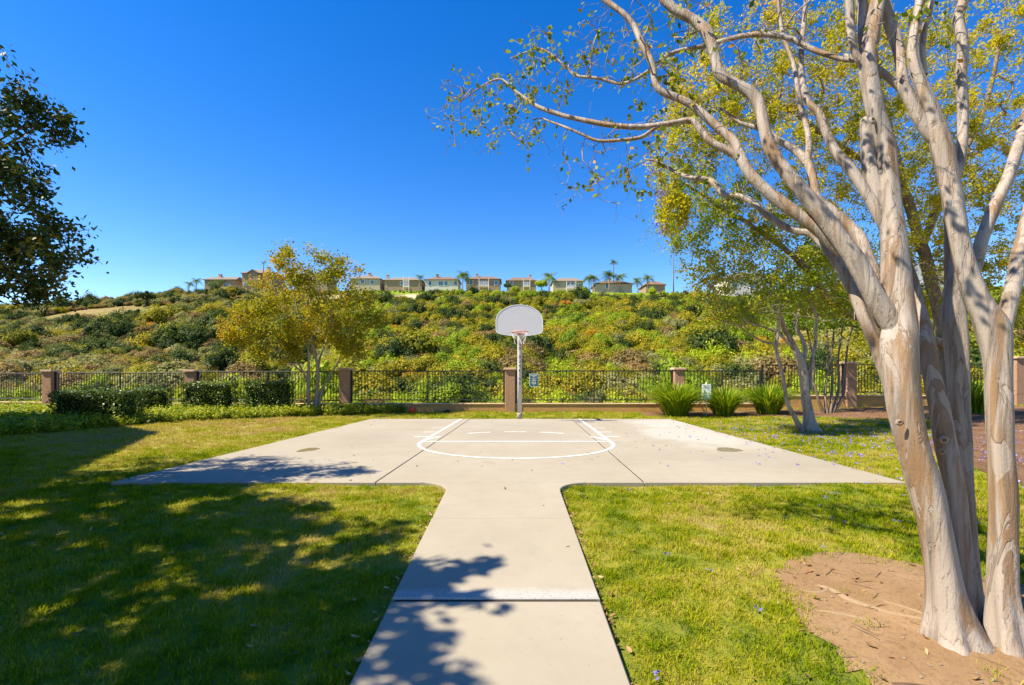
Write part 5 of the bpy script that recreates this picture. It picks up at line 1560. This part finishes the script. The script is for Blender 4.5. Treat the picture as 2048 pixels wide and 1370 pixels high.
def house(label, x0, x1, rt, re, rb, Y, wall, roof, wins=(), chim=None, balcony=None, hip=0.30, gable=None, extra=None):
    """x0,x1 sides of the walls, rt ridge, re eaves, rb foot of the wall, as seen; Y depth"""
    s = Y/F
    A = at(x0, rb, Y); Bp = at(x1, rb, Y); W = Bp.x - A.x
    zb = A.z - 2.5; H = (rb-re)*s + 2.5; RH = (re-rt)*s + 1.15; D = 11.0
    e = empty('house', ((A.x+Bp.x)/2, Y, zb)); tag(e, label, 'house', 'houses along the ridge')
    MB().box(-W/2, W/2, 0, D, 0, H).build('wall', M[wall], e)
    ov = 0.55; hw = W/2 + ov; ih = hw - min(W*hip, D/2)
    rf = MB()
    V = [(-hw, -ov, H), (hw, -ov, H), (hw, D+ov, H), (-hw, D+ov, H), (-hw, -ov, H+0.22), (hw, -ov, H+0.22), (hw, D+ov, H+0.22), (-hw, D+ov, H+0.22), (-ih, D*0.42, H+RH+0.22), (ih, D*0.42, H+RH+0.22)]
    rf.add([(a, b_, c+0.003) for a, b_, c in V], [(0, 3, 2, 1), (0, 1, 5, 4), (1, 2, 6, 5), (2, 3, 7, 6), (3, 0, 4, 7), (4, 5, 9, 8), (6, 7, 8, 9), (5, 6, 9), (7, 4, 8)])
    rfo = rf.build('roof', M[roof], e)
    if chim is not None:
        cxp = at(chim, rb, Y).x - e.location.x
        c = MB().box(cxp-0.55, cxp+0.55, 3.2, 4.3, H, H+RH+0.95); c.box(cxp-0.65, cxp+0.65, 3.1, 4.4, H+RH+0.953, H+RH+1.2)
        c.build('chimney', M['cap'] if wall != 'white_wall' else M['tan_wall'], rfo)
    for (a, c, r0, r1) in wins:
        xa = at(a, rb, Y).x - e.location.x; xb = at(c, rb, Y).x - e.location.x
        za = (rb-r1)*s + 2.5; zc = (rb-r0)*s + 2.5
        f_ = MB().box(xa-0.14, xb+0.14, -0.10, -0.004, za-0.14, zc+0.14).build('window', M['house_trim'], e)
        p_ = MB()
        nn = max(1, int(round((xb-xa)/1.2)))
        for k in range(nn):
            wv = (xb-xa)/nn
            MB().box(xa+k*wv+0.04, xa+(k+1)*wv-0.04, -0.13, -0.104, za, zc).build('pane', M['far_glass'], f_)
    if balcony:
        a, c, r0, r1 = balcony
        xa = at(a, rb, Y).x - e.location.x; xb = at(c, rb, Y).x - e.location.x
        za = (rb-r1)*s + 2.5; zc = (rb-r0)*s + 2.5
        bm_ = MB(); bm_.box(xa, xb, -1.8, -0.15, za-0.25, za)
        bm_.box(xa, xb, -1.8, -1.72, zc-0.12, zc)
        for k in range(int((xb-xa)/0.28)+1):
            bm_.box(xa+k*0.28, xa+k*0.28+0.08, -1.79, -1.73, za, zc-0.122)
        for xx in (xa, xb-0.2): bm_.box(xx, xx+0.2, -1.82, -1.62, za-2.0, zc+1.6)
        bm_.build('balcony', M['house_trim'], e)
    if gable:
        a, c, r0, r1 = gable
        xa = at(a, rb, Y).x - e.location.x; xb = at(c, rb, Y).x - e.location.x
        ze = (rb-r1)*s + 2.5; zp = (rb-r0)*s + 2.5
        MB().prism([(xa, 0), (xb, 0), (xb, ze), ((xa+xb)/2, zp), (xa, ze)], -1.2, -0.004, 'y').build('gable_front', M[wall], e)
        for sx, xe in ((1, xa), (-1, xb)):
            xm = (xa+xb)/2
            MB().add([(xe-sx*0.4, -1.7, ze-0.15), (xm, -1.7, zp+0.02), (xm, 0.3, zp+0.02), (xe-sx*0.4, 0.3, ze-0.15), (xe-sx*0.4, -1.7, ze+0.1), (xm, -1.7, zp+0.27), (xm, 0.3, zp+0.27), (xe-sx*0.4, 0.3, ze+0.1)],
                [(0, 1, 2, 3), (4, 5, 6, 7), (0, 1, 5, 4), (1, 2, 6, 5), (2, 3, 7, 6), (3, 0, 4, 7)]).build('gable_roof', M[roof], e)
    return e
YH = 204.0
house('low tan house at the left end of the ridge above a curved white railing', 409, 472, 556, 560, 576, YH-4, 'tan_wall', 'roof_grey', [(448, 460, 568, 574)], 430, hip=0.12)
house('two-storey tan house with a gable left of the orange tree', 484, 545, 541, 547, 573, YH-6, 'tan_wall', 'roof_grey', [(488, 498, 566, 571)], 528, gable=(500, 518, 541, 547))
house('tan house mostly hidden behind the orange and green tree', 590, 655, 549, 555, 573, YH, 'tan_wall', 'roof_tile', [(600, 610, 560, 567), (630, 642, 560, 567)], 640)
house('cream house just right of the orange and green tree', 700, 760, 553, 558, 574, YH, 'cream_wall', 'roof_grey', [(722, 729, 560, 567), (741, 748, 561, 568)], 734)
house('tan house with a white patio screen left of the white house', 769, 843, 557, 561, 577, YH, 'tan_wall', 'roof_grey', [(801, 807, 563, 570)], 771, balcony=(808, 820, 562, 574))
house('white house with a brown roof in the middle of the ridge', 850, 916, 556, 560, 577, YH, 'white_wall', 'roof_tile', [(857, 863, 562, 571), (877, 886, 563, 571), (889, 895, 563, 571), (908, 914, 563, 570)], 872)
house('tan house with a white central balcony above the bare path', 932, 1000, 555, 559, 578, YH, 'tan_wall', 'roof_tile', [(939, 946, 561, 569), (959, 967, 562, 568), (971, 976, 562, 569), (989, 996, 562, 570)], 953, balcony=(958, 978, 565, 573))
house('small tan house behind the round tree left of the palm', 1014, 1072, 557, 562, 576, YH, 'tan_wall', 'roof_tile', [(1020, 1026, 563, 569), (1048, 1055, 564, 570)], 1061, balcony=(1046, 1060, 566, 573))
house('cream house with a white balcony right of the palm', 1106, 1166, 558, 563, 579, YH, 'cream_wall', 'roof_grey', [(1134, 1140, 565, 573), (1142, 1148, 565, 573), (1157, 1160, 567, 573)], None, balcony=(1132, 1151, 571, 577))
house('low cream house behind the row of palms', 1192, 1264, 564, 568, 583, YH-6, 'cream_wall', 'roof_tile', [(1211, 1219, 568, 576)], 1223)
house('small brown-roofed house past the palms', 1292, 1330, 565, 570, 584, YH, 'tan_wall', 'roof_tile', [(1300, 1306, 574, 580)])
house('pale house half hidden by the feathery trees at right', 1455, 1545, 548, 556, 590, YH-30, 'white_wall', 'roof_grey', [(1465, 1475, 566, 576), (1500, 1516, 566, 576)], 1530)
def ridge_wall(label, x0, x1, r0, r1, Y, mat):
    A = at(x0, r1, Y); Bp = at(x1, r0, Y)
    o = MB().bbox(0, Bp.x-A.x, 0, 0.4, -2.0, Bp.z-A.z, 0.04).build('retaining_wall', mat, None, False, (A.x, Y, A.z))
    tag(o, label, 'wall')
ridge_wall('dark block retaining wall below the two-storey house', 456, 512, 571, 581, 192.0, M['dark_wall'])
ridge_wall('pale retaining wall below the low tan house', 422, 455, 574, 583, 191.0, M['cream_wall'])

M['frond'] = leaf_mat('palm_frond', (0.05, 0.11, 0.012), (0.14, 0.23, 0.018), (0.32, 0.36, 0.03), 0.25, 0.15)
def palm(label, pxx, top, bot, Y, spread, n, seed, fan=False, lean=0.0):
    r_ = np.random.default_rng(seed); s = Y/F
    A = at(pxx, bot, Y); H = (bot-top)*s + 1.5
    e = empty('palm_tree', (A.x, Y, A.z-1.5)); tag(e, label, 'palm', 'palms along the ridge')
    tp = Vector((lean*H, 0, H))
    MB().tube([(0, 0, 0), (lean*H*0.3, 0, H*0.4), (lean*H*0.75, 0, H*0.8), tp], [0.30, 0.20, 0.17, 0.14], 7).build('trunk', M['bark_dark'] if fan else M['bark2'], e, True)
    V = []; Fs = []; tv = []
    for k in range(int(n*1.5)):
        t = 2*math.pi*k/n + r_.normal(0, 0.25); el = r_.uniform(-0.25, 1.25); Lf = spread*1.45*s*r_.uniform(0.75, 1.15)
        if fan: Lf *= 0.75
        d = Vector((math.cos(t), math.sin(t), 0)); sd = Vector((-d.y, d.x, 0)); S = 8
        pts = []
        for j in range(S+1):
            f_ = j/S
            pts.append(tp + d*(Lf*f_*(0.45+0.55*math.cos(el*(1-f_*0.4)))) + Vector((0, 0, Lf*(math.sin(el)*f_ - (0.75 if not fan else 0.35)*f_**2.0))))
        for j in range(1, S+1):
            wd = Lf*(0.42 if not fan else 0.36)*math.sin(math.pi*min(1, (j/S)*0.86+0.12))
            for sgn in (-1, 1):
                o0 = len(V)
                p, q = pts[j-1], pts[j]
                V += [p, p+(q-p)*0.6, q + sd*sgn*wd*0.9 + Vector((0, 0, -0.45*wd)) + (q-p)*0.5]
                Fs.append((o0, o0+1, o0+2)); tv.append(r_.random())
    m = mesh_np('fronds', np.array([tuple(v) for v in V]), np.array(Fs), np.full(len(Fs), 3))
    a = m.attributes.new('tint', 'FLOAT', 'FACE'); a.data.foreach_set('value', np.array(tv, np.float32))
    tag(obj('fronds', m, M['frond'], e), kind='stuff')
for i, (lab, a, t_, b_, sp, n, fan, ln) in enumerate((
    ('bluish drooping palm at the far left end of the ridge', 377, 567, 582, 9, 11, False, 0.05),
    ('taller palm at the far left end of the ridge', 392, 560, 582, 9, 12, False, 0.02),
    ('short palm in front of the low tan house', 424, 566, 578, 8, 10, False, 0.0),
    ('second short palm in front of the low tan house', 437, 563, 578, 9, 11, False, 0.0),
    ('thin fan palm poking above the two-storey house', 527, 526, 572, 7, 12, True, 0.0),
    ('dark wind-blown palm left of the white house', 838, 553, 580, 9, 10, False, 0.05),
    ('tall full palm between the white house and the balcony house', 925, 548, 580, 15, 16, False, 0.02),
    ('small palm tucked against the balcony house roof', 934, 556, 578, 6, 9, False, 0.0),
    ('arching palm above the round tree', 1098, 551, 578, 15, 15, False, 0.0),
    ('leftmost palm of the right-hand row', 1178, 556, 580, 13, 13, False, 0.0),
    ('yellowish palm second in the right-hand row', 1186, 553, 580, 12, 12, False, 0.02),
    ('broad palm in front of the low cream house', 1218, 549, 582, 15, 15, False, 0.0),
    ('tallest slender fan palm standing above all the others', 1227, 523, 584, 10, 16, True, 0.0),
    ('palm right of the tallest fan palm', 1240, 552, 586, 12, 13, False, 0.0),
    ('leaning palm left of the last pair', 1276, 560, 582, 12, 13, False, -0.06),
    ('rightmost wind-blown palm of the row', 1296, 554, 582, 12, 13, False, -0.04),
    ('very thin fan palm seen through the feathery branches', 1347, 502, 585, 8, 13, True, 0.0))):
    palm(lab, a, t_, b_, 199.0 - (i % 3)*2, sp, n, 700+i, fan, ln)

# round trees under the houses
def ridge_tree(label, pxx, rt, rb, Y, wpx, k, seed):
    s = Y/F; A = at(pxx, rb, Y); H = (rb-rt)*s
    e = empty('ridge_tree', (A.x, Y, A.z-0.5)); tag(e, label, 'tree', 'round trees below the houses')
    MB().tube([(0, 0, 0), (0.1, 0, H*0.3), (0.0, 0, H*0.6)], [0.25, 0.2, 0.1], 7).build('trunk', M['bark_dark'], e, True)
    c = obj('crown', bush_m[k][seed % 3], None, e, (0, 0, 0.5 + H*0.22)); q = wpx*s*0.55
    c.scale = (q, q, H*0.72); c.rotation_euler = (0, 0, seed)
for i, q in enumerate((('dark round tree below the white house', 866, 575, 601, 184.0, 24, 0), ('full green tree below the balcony house', 945, 571, 597, 185.0, 26, 0), ('small green tree left of the full one', 922, 575, 593, 186.0, 14, 5),
    ('small bright tree below the small tan house', 1031, 569, 588, 189.0, 18, 5), ('dense clipped round tree beside the arching palm', 1083, 558, 578, 199.0, 28, 5), ('shrubby tree at the corner of the small tan house', 1015, 564, 578, 199.0, 15, 0),
    ('dark tree standing at the left ridge line', 290, 578, 606, 150.0, 36, 0), ('rounded bright tree right of the row of palms', 1305, 573, 592, 190.0, 17, 5))):
    ridge_tree(*q, seed=i)

# ------------------------------------------------------------------ ground cover, grass, petals, fallen leaves
M['cover_leaf'] = leaf_mat('cover_leaf', (0.14, 0.21, 0.006), (0.36, 0.41, 0.012), (0.55, 0.50, 0.04), 0.42, 0.15)
cov = []
for v in range(4):
    r_ = np.random.default_rng(800+v)
    P = []; N = []
    for st in range(9):
        t = r_.uniform(0, 6.28); q = r_.uniform(0.02, 0.16); h = r_.uniform(0.12, 0.32)
        tipx = np.array([q*math.cos(t), q*math.sin(t), h])
        for j in range(16):
            f_ = r_.random(); P.append(tipx*np.array([f_*1.3, f_*1.3, f_]) + r_.normal(0, 0.03, 3)); N.append([math.cos(t)*0.5, math.sin(t)*0.5, 1.0])
    P = np.array(P); P[:, 2] = np.maximum(P[:, 2], 0.0)
    m = leaf_mesh('cover_tuft', P, np.array(N), 0.065, 0.5, 0.5, None, r_); m.materials.append(M['cover_leaf']); cov.append(m)
r_ = np.random.default_rng(9)
n0 = 7000
x = r_.uniform(-20, -3.6, n0); y = r_.uniform(7.5, 17.2, n0)
ok = in_poly(x, y, BED) & (x/y > -1.3) & (y < fence_y(x)-0.15)
hd = ((x > -12.2) & (x < -10.3) & (y > 12.5) & (y < 14.0)) | ((x > -12.6) & (x < -11.5) & (y > 15.1) & (y < 16)) | ((x > -11.1) & (x < -9.7) & (y > 15.8) & (y < 16.5)) | ((x > -9.0) & (x < -7.7) & (y > 15.9) & (y < 16.5))
ok &= ~hd
x, y = x[ok], y[ok]; n = len(x)
scatter('ground_cover', np.stack([x, y, lawn_z(x, y)], 1), np.stack([r_.normal(0, 0.12, n), r_.normal(0, 0.12, n), r_.uniform(0, 6.28, n)], 1), r_.uniform(0.7, 1.35, n), r_.integers(0, 4, n), cov,
        label='leafy yellow-green ground cover filling the planting bed at left', cat='ground cover')

tufts = []
for v in range(6):
    r_ = np.random.default_rng(850+v); V = []; Fs = []; tv = []; nb = 46
    for k in range(nb):
        t = r_.uniform(0, 6.28); q = 0.075*math.sqrt(r_.random())
        b_ = np.array([q*math.cos(t), q*math.sin(t), 0]); h = r_.uniform(0.014, 0.040); a = r_.uniform(0, 6.28); ln = r_.uniform(0.15, 1.3)*h
        d = np.array([math.cos(a), math.sin(a), 0]); sd = np.array([-d[1], d[0], 0])*r_.uniform(0.0012, 0.0024)
        o0 = len(V)
        V += [b_-sd, b_+sd, b_+d*ln*0.35+np.array([0, 0, h*0.65])+sd*0.8, b_+d*ln*0.35+np.array([0, 0, h*0.65])-sd*0.8, b_+d*ln+np.array([0, 0, h])]
        Fs += [(o0, o0+1, o0+2, o0+3), (o0+3, o0+2, o0+4)]
        q = float(np.clip(r_.normal(0.5, 0.28), 0, 1.4)); tv += [q, q]
    m = mesh_np('grass_tuft', np.array(V), [i for f_ in Fs for i in f_], [len(f_) for f_ in Fs])
    a = m.attributes.new('tint', 'FLOAT', 'FACE'); a.data.foreach_set('value', np.array(tv, np.float32))
    m.materials.append(M['blade']); tufts.append(m)
def on_paving(x, y, e=0.0):
    c = (np.abs(x - (-0.04 + (y-5.4)*0.033)) < 4.57+e) & (y > YN-e) & (y < YF+e)
    w = (x > XL-e) & (x < XR+e) & (y < YN+0.1)
    fl = (y > YN-rr) & (y <= YN) & (((x < XL) & ((x-(XL-rr))**2 + (y-(YN-rr))**2 > (rr-e)**2) & (x > XL-rr)) | ((x > XR) & ((x-(XR+rr))**2 + (y-(YN-rr))**2 > (rr-e)**2) & (x < XR+rr)))
    return c | w | fl
r_ = np.random.default_rng(10)
GP = []; GS = []
for (ya, yb, dens, sc) in ((1.3, 3.2, 330, 0.9), (3.2, 5.5, 230, 1.0), (5.5, 9.0, 95, 1.25), (9.0, 13.0, 48, 1.6), (13.0, 17.1, 34, 1.8)):
    A = 2*1.3*yb*(yb-ya); n = int(A*dens)
    y = r_.uniform(ya, yb, n); x = r_.uniform(-1.3*yb, 1.3*yb, n)
    ok = (np.abs(x) < 1.28*y + 0.3) & ~on_paving(x, y, 0.008) & ~in_poly(x, y, MULCH) & ~in_poly(x, y, BED) & (y < fence_y(x)-0.15)
    ind = in_poly(x + r_.normal(0, 0.07, n), y + r_.normal(0, 0.07, n), DIRT); ok &= ~(ind & (r_.random(n) > 0.012))
    GP.append(np.stack([x[ok], y[ok], lawn_z(x[ok], y[ok]) - 0.004], 1)); GS.append(sc*r_.uniform(0.7, 1.25, ok.sum()))
GP = np.vstack(GP); GS = np.concatenate(GS); n = len(GP)
scatter('lawn_grass', GP, np.stack([r_.normal(0, 0.1, n), r_.normal(0, 0.1, n), r_.uniform(0, 6.28, n)], 1), GS, r_.integers(0, 6, n), tufts, label='short green and straw coloured mown grass of the lawn', cat='grass')

# taller ragged grass along the paving edges
# fallen mauve blossoms
pet = []
for v in range(4):
    r_ = np.random.default_rng(900+v)
    P = r_.normal(0, 0.010, (5, 3)); P[:, 2] = np.abs(P[:, 2])*0.5+0.006
    m = leaf_mesh('blossom', P, np.array([[0, 0, 1.0]]*5) + r_.normal(0, 0.4, (5, 3)), 0.022, 0.7, 0.4, None, r_); m.materials.append(M['petal']); pet.append(m)
r_ = np.random.default_rng(11)
x = r_.uniform(0.6, 11, 9000); y = r_.uniform(1.8, 14.5, 9000)
dn = np.exp(-((x-7.5)/2.6)**2 - ((y-9.5)/3.4)**2)*0.80 + 0.02*(x > 0.6) + 0.10*np.exp(-((x-5.2)/2.0)**2 - ((y-8)/3.5)**2)
pav = on_paving(x, y)
dn = np.where(pav, dn*0.30, dn)
ok = r_.random(9000) < dn
x, y, pav = x[ok], y[ok], pav[ok]; n = len(x)
z = np.where(pav, g(x, y) + 0.002, lawn_z(x, y) + 0.026)
scatter('fallen_blossoms', np.stack([x, y, z], 1), np.stack([r_.normal(0, 0.2, n), r_.normal(0, 0.2, n), r_.uniform(0, 6.28, n)], 1), r_.uniform(0.7, 1.3, n), r_.integers(0, 4, n), pet, label='mauve fallen blossoms strewn over the lawn and court', cat='blossoms')
M['dry_leaf'] = leaf_mat('dry_leaf', (0.13, 0.07, 0.03), (0.33, 0.19, 0.08), (0.52, 0.38, 0.22), 0.15, 0.2)
dl = []
for v in range(4):
    r_ = np.random.default_rng(920+v)
    V = [(0, -0.03, 0.004), (0.012, -0.008, 0.009), (0.011, 0.012, 0.012), (0, 0.032, 0.016), (-0.011, 0.012, 0.008), (-0.012, -0.008, 0.011), (0, -0.008, 0.002), (0, 0.012, 0.003)]
    V = [tuple(np.array(p) + r_.normal(0, 0.002, 3)) for p in V]
    m = mesh_np('dry_leaf', np.array(V), [0, 1, 6, 1, 2, 7, 6, 2, 3, 7, 0, 6, 5, 6, 7, 4, 5, 7, 3, 4], [3, 4, 3, 3, 4, 3])
    a = m.attributes.new('tint', 'FLOAT', 'FACE'); a.data.foreach_set('value', np.full(6, 0.3+0.2*v, np.float32)); m.materials.append(M['dry_leaf']); dl.append(m)
r_ = np.random.default_rng(12)
X1 = r_.uniform(-6, 6, 1600); Y1 = r_.uniform(1.5, 9, 1600); k_ = r_.random(1600) < np.where(X1 < -0.7, 0.55, 0.35)
X1, Y1 = X1[k_], Y1[k_]
ye = r_.uniform(1.5, 5.2, 170); sd = r_.choice([-1, 1], 170); xe = np.where(sd < 0, XL - np.abs(r_.normal(0, 0.030, 170)) - 0.008, XR + np.abs(r_.normal(0, 0.025, 170)) + 0.008)
xm = r_.uniform(5.5, 16, 2600); ym = r_.uniform(4, 17, 2600); k_ = in_poly(xm, ym, MULCH)
xd = r_.uniform(1.5, 3.5, 60); yd = r_.uniform(1.6, 3.5, 60)
X1 = np.concatenate([X1, xe, xm[k_], xd]); Y1 = np.concatenate([Y1, ye, ym[k_], yd])
pav = on_paving(X1, Y1); kk = (~pav) | (r_.random(len(X1)) < 0.18); X1, Y1, pav = X1[kk], Y1[kk], pav[kk]; n = len(X1)
Z1 = np.where(pav, g(X1, Y1), lawn_z(X1, Y1) + np.where(in_poly(X1, Y1, MULCH) | in_poly(X1, Y1, DIRT), 0.008, 0.018))
scatter('fallen_leaves', np.stack([X1, Y1, Z1], 1), np.stack([r_.normal(0, 0.35, n), r_.normal(0, 0.35, n), r_.uniform(0, 6.28, n)], 1), r_.uniform(0.35, 0.95, n), r_.integers(0, 4, n), dl, label='dry brown fallen leaves along the walkway edges and beds', cat='leaves')

# twigs, pebbles and clods on the bare soil
deb = []
M['pebble'] = plain('pebble', (0.25, 0.19, 0.13), 0.9, 0.1, var=0.4, scale=40)
M['twig'] = plain('dead_twig', (0.20, 0.13, 0.08), 0.9, 0.1, var=0.3, scale=40)
for v in range(3):
    r_ = np.random.default_rng(950+v); Vp = []
    mb = MB(); mb.lathe([(0.0001, 0), (0.006, 0.001), (0.0085, 0.004), (0.005, 0.0075), (0.0001, 0.0085)], 7)
    mb.v = [tuple(np.array(p)*(1+r_.normal(0, 0.18, 3))) for p in mb.v]
    m = mb.mesh('pebble'); m.materials.append(M['pebble']); deb.append(m)
for v in range(3):
    r_ = np.random.default_rng(960+v)
    m = MB().tube([(-0.06, 0, 0.004), (-0.02, r_.normal(0, 0.006), 0.006), (0.02, r_.normal(0, 0.008), 0.005), (0.06, r_.normal(0, 0.006), 0.004)], [0.0022, 0.002, 0.0017, 0.001], 5).mesh('twig'); m.materials.append(M['twig']); deb.append(m)
r_ = np.random.default_rng(14)
x = np.concatenate([r_.uniform(1.4, 4.2, 900), r_.uniform(5.5, 14, 900)]); y = np.concatenate([r_.uniform(1.2, 3.6, 900), r_.uniform(4, 16.8, 900)])
ok = in_poly(x, y, DIRT) | in_poly(x, y, MULCH); x, y = x[ok], y[ok]; n = len(x)
ix = np.where(r_.random(n) < 0.6, r_.integers(0, 3, n), r_.integers(3, 6, n))
scatter('soil_debris', np.stack([x, y, lawn_z(x, y) + 0.005], 1), np.stack([np.zeros(n), np.zeros(n), r_.uniform(0, 6.28, n)], 1), r_.uniform(0.35, 1.3, n), ix, deb, label='small pebbles and dead twigs on the bare soil', cat='debris')
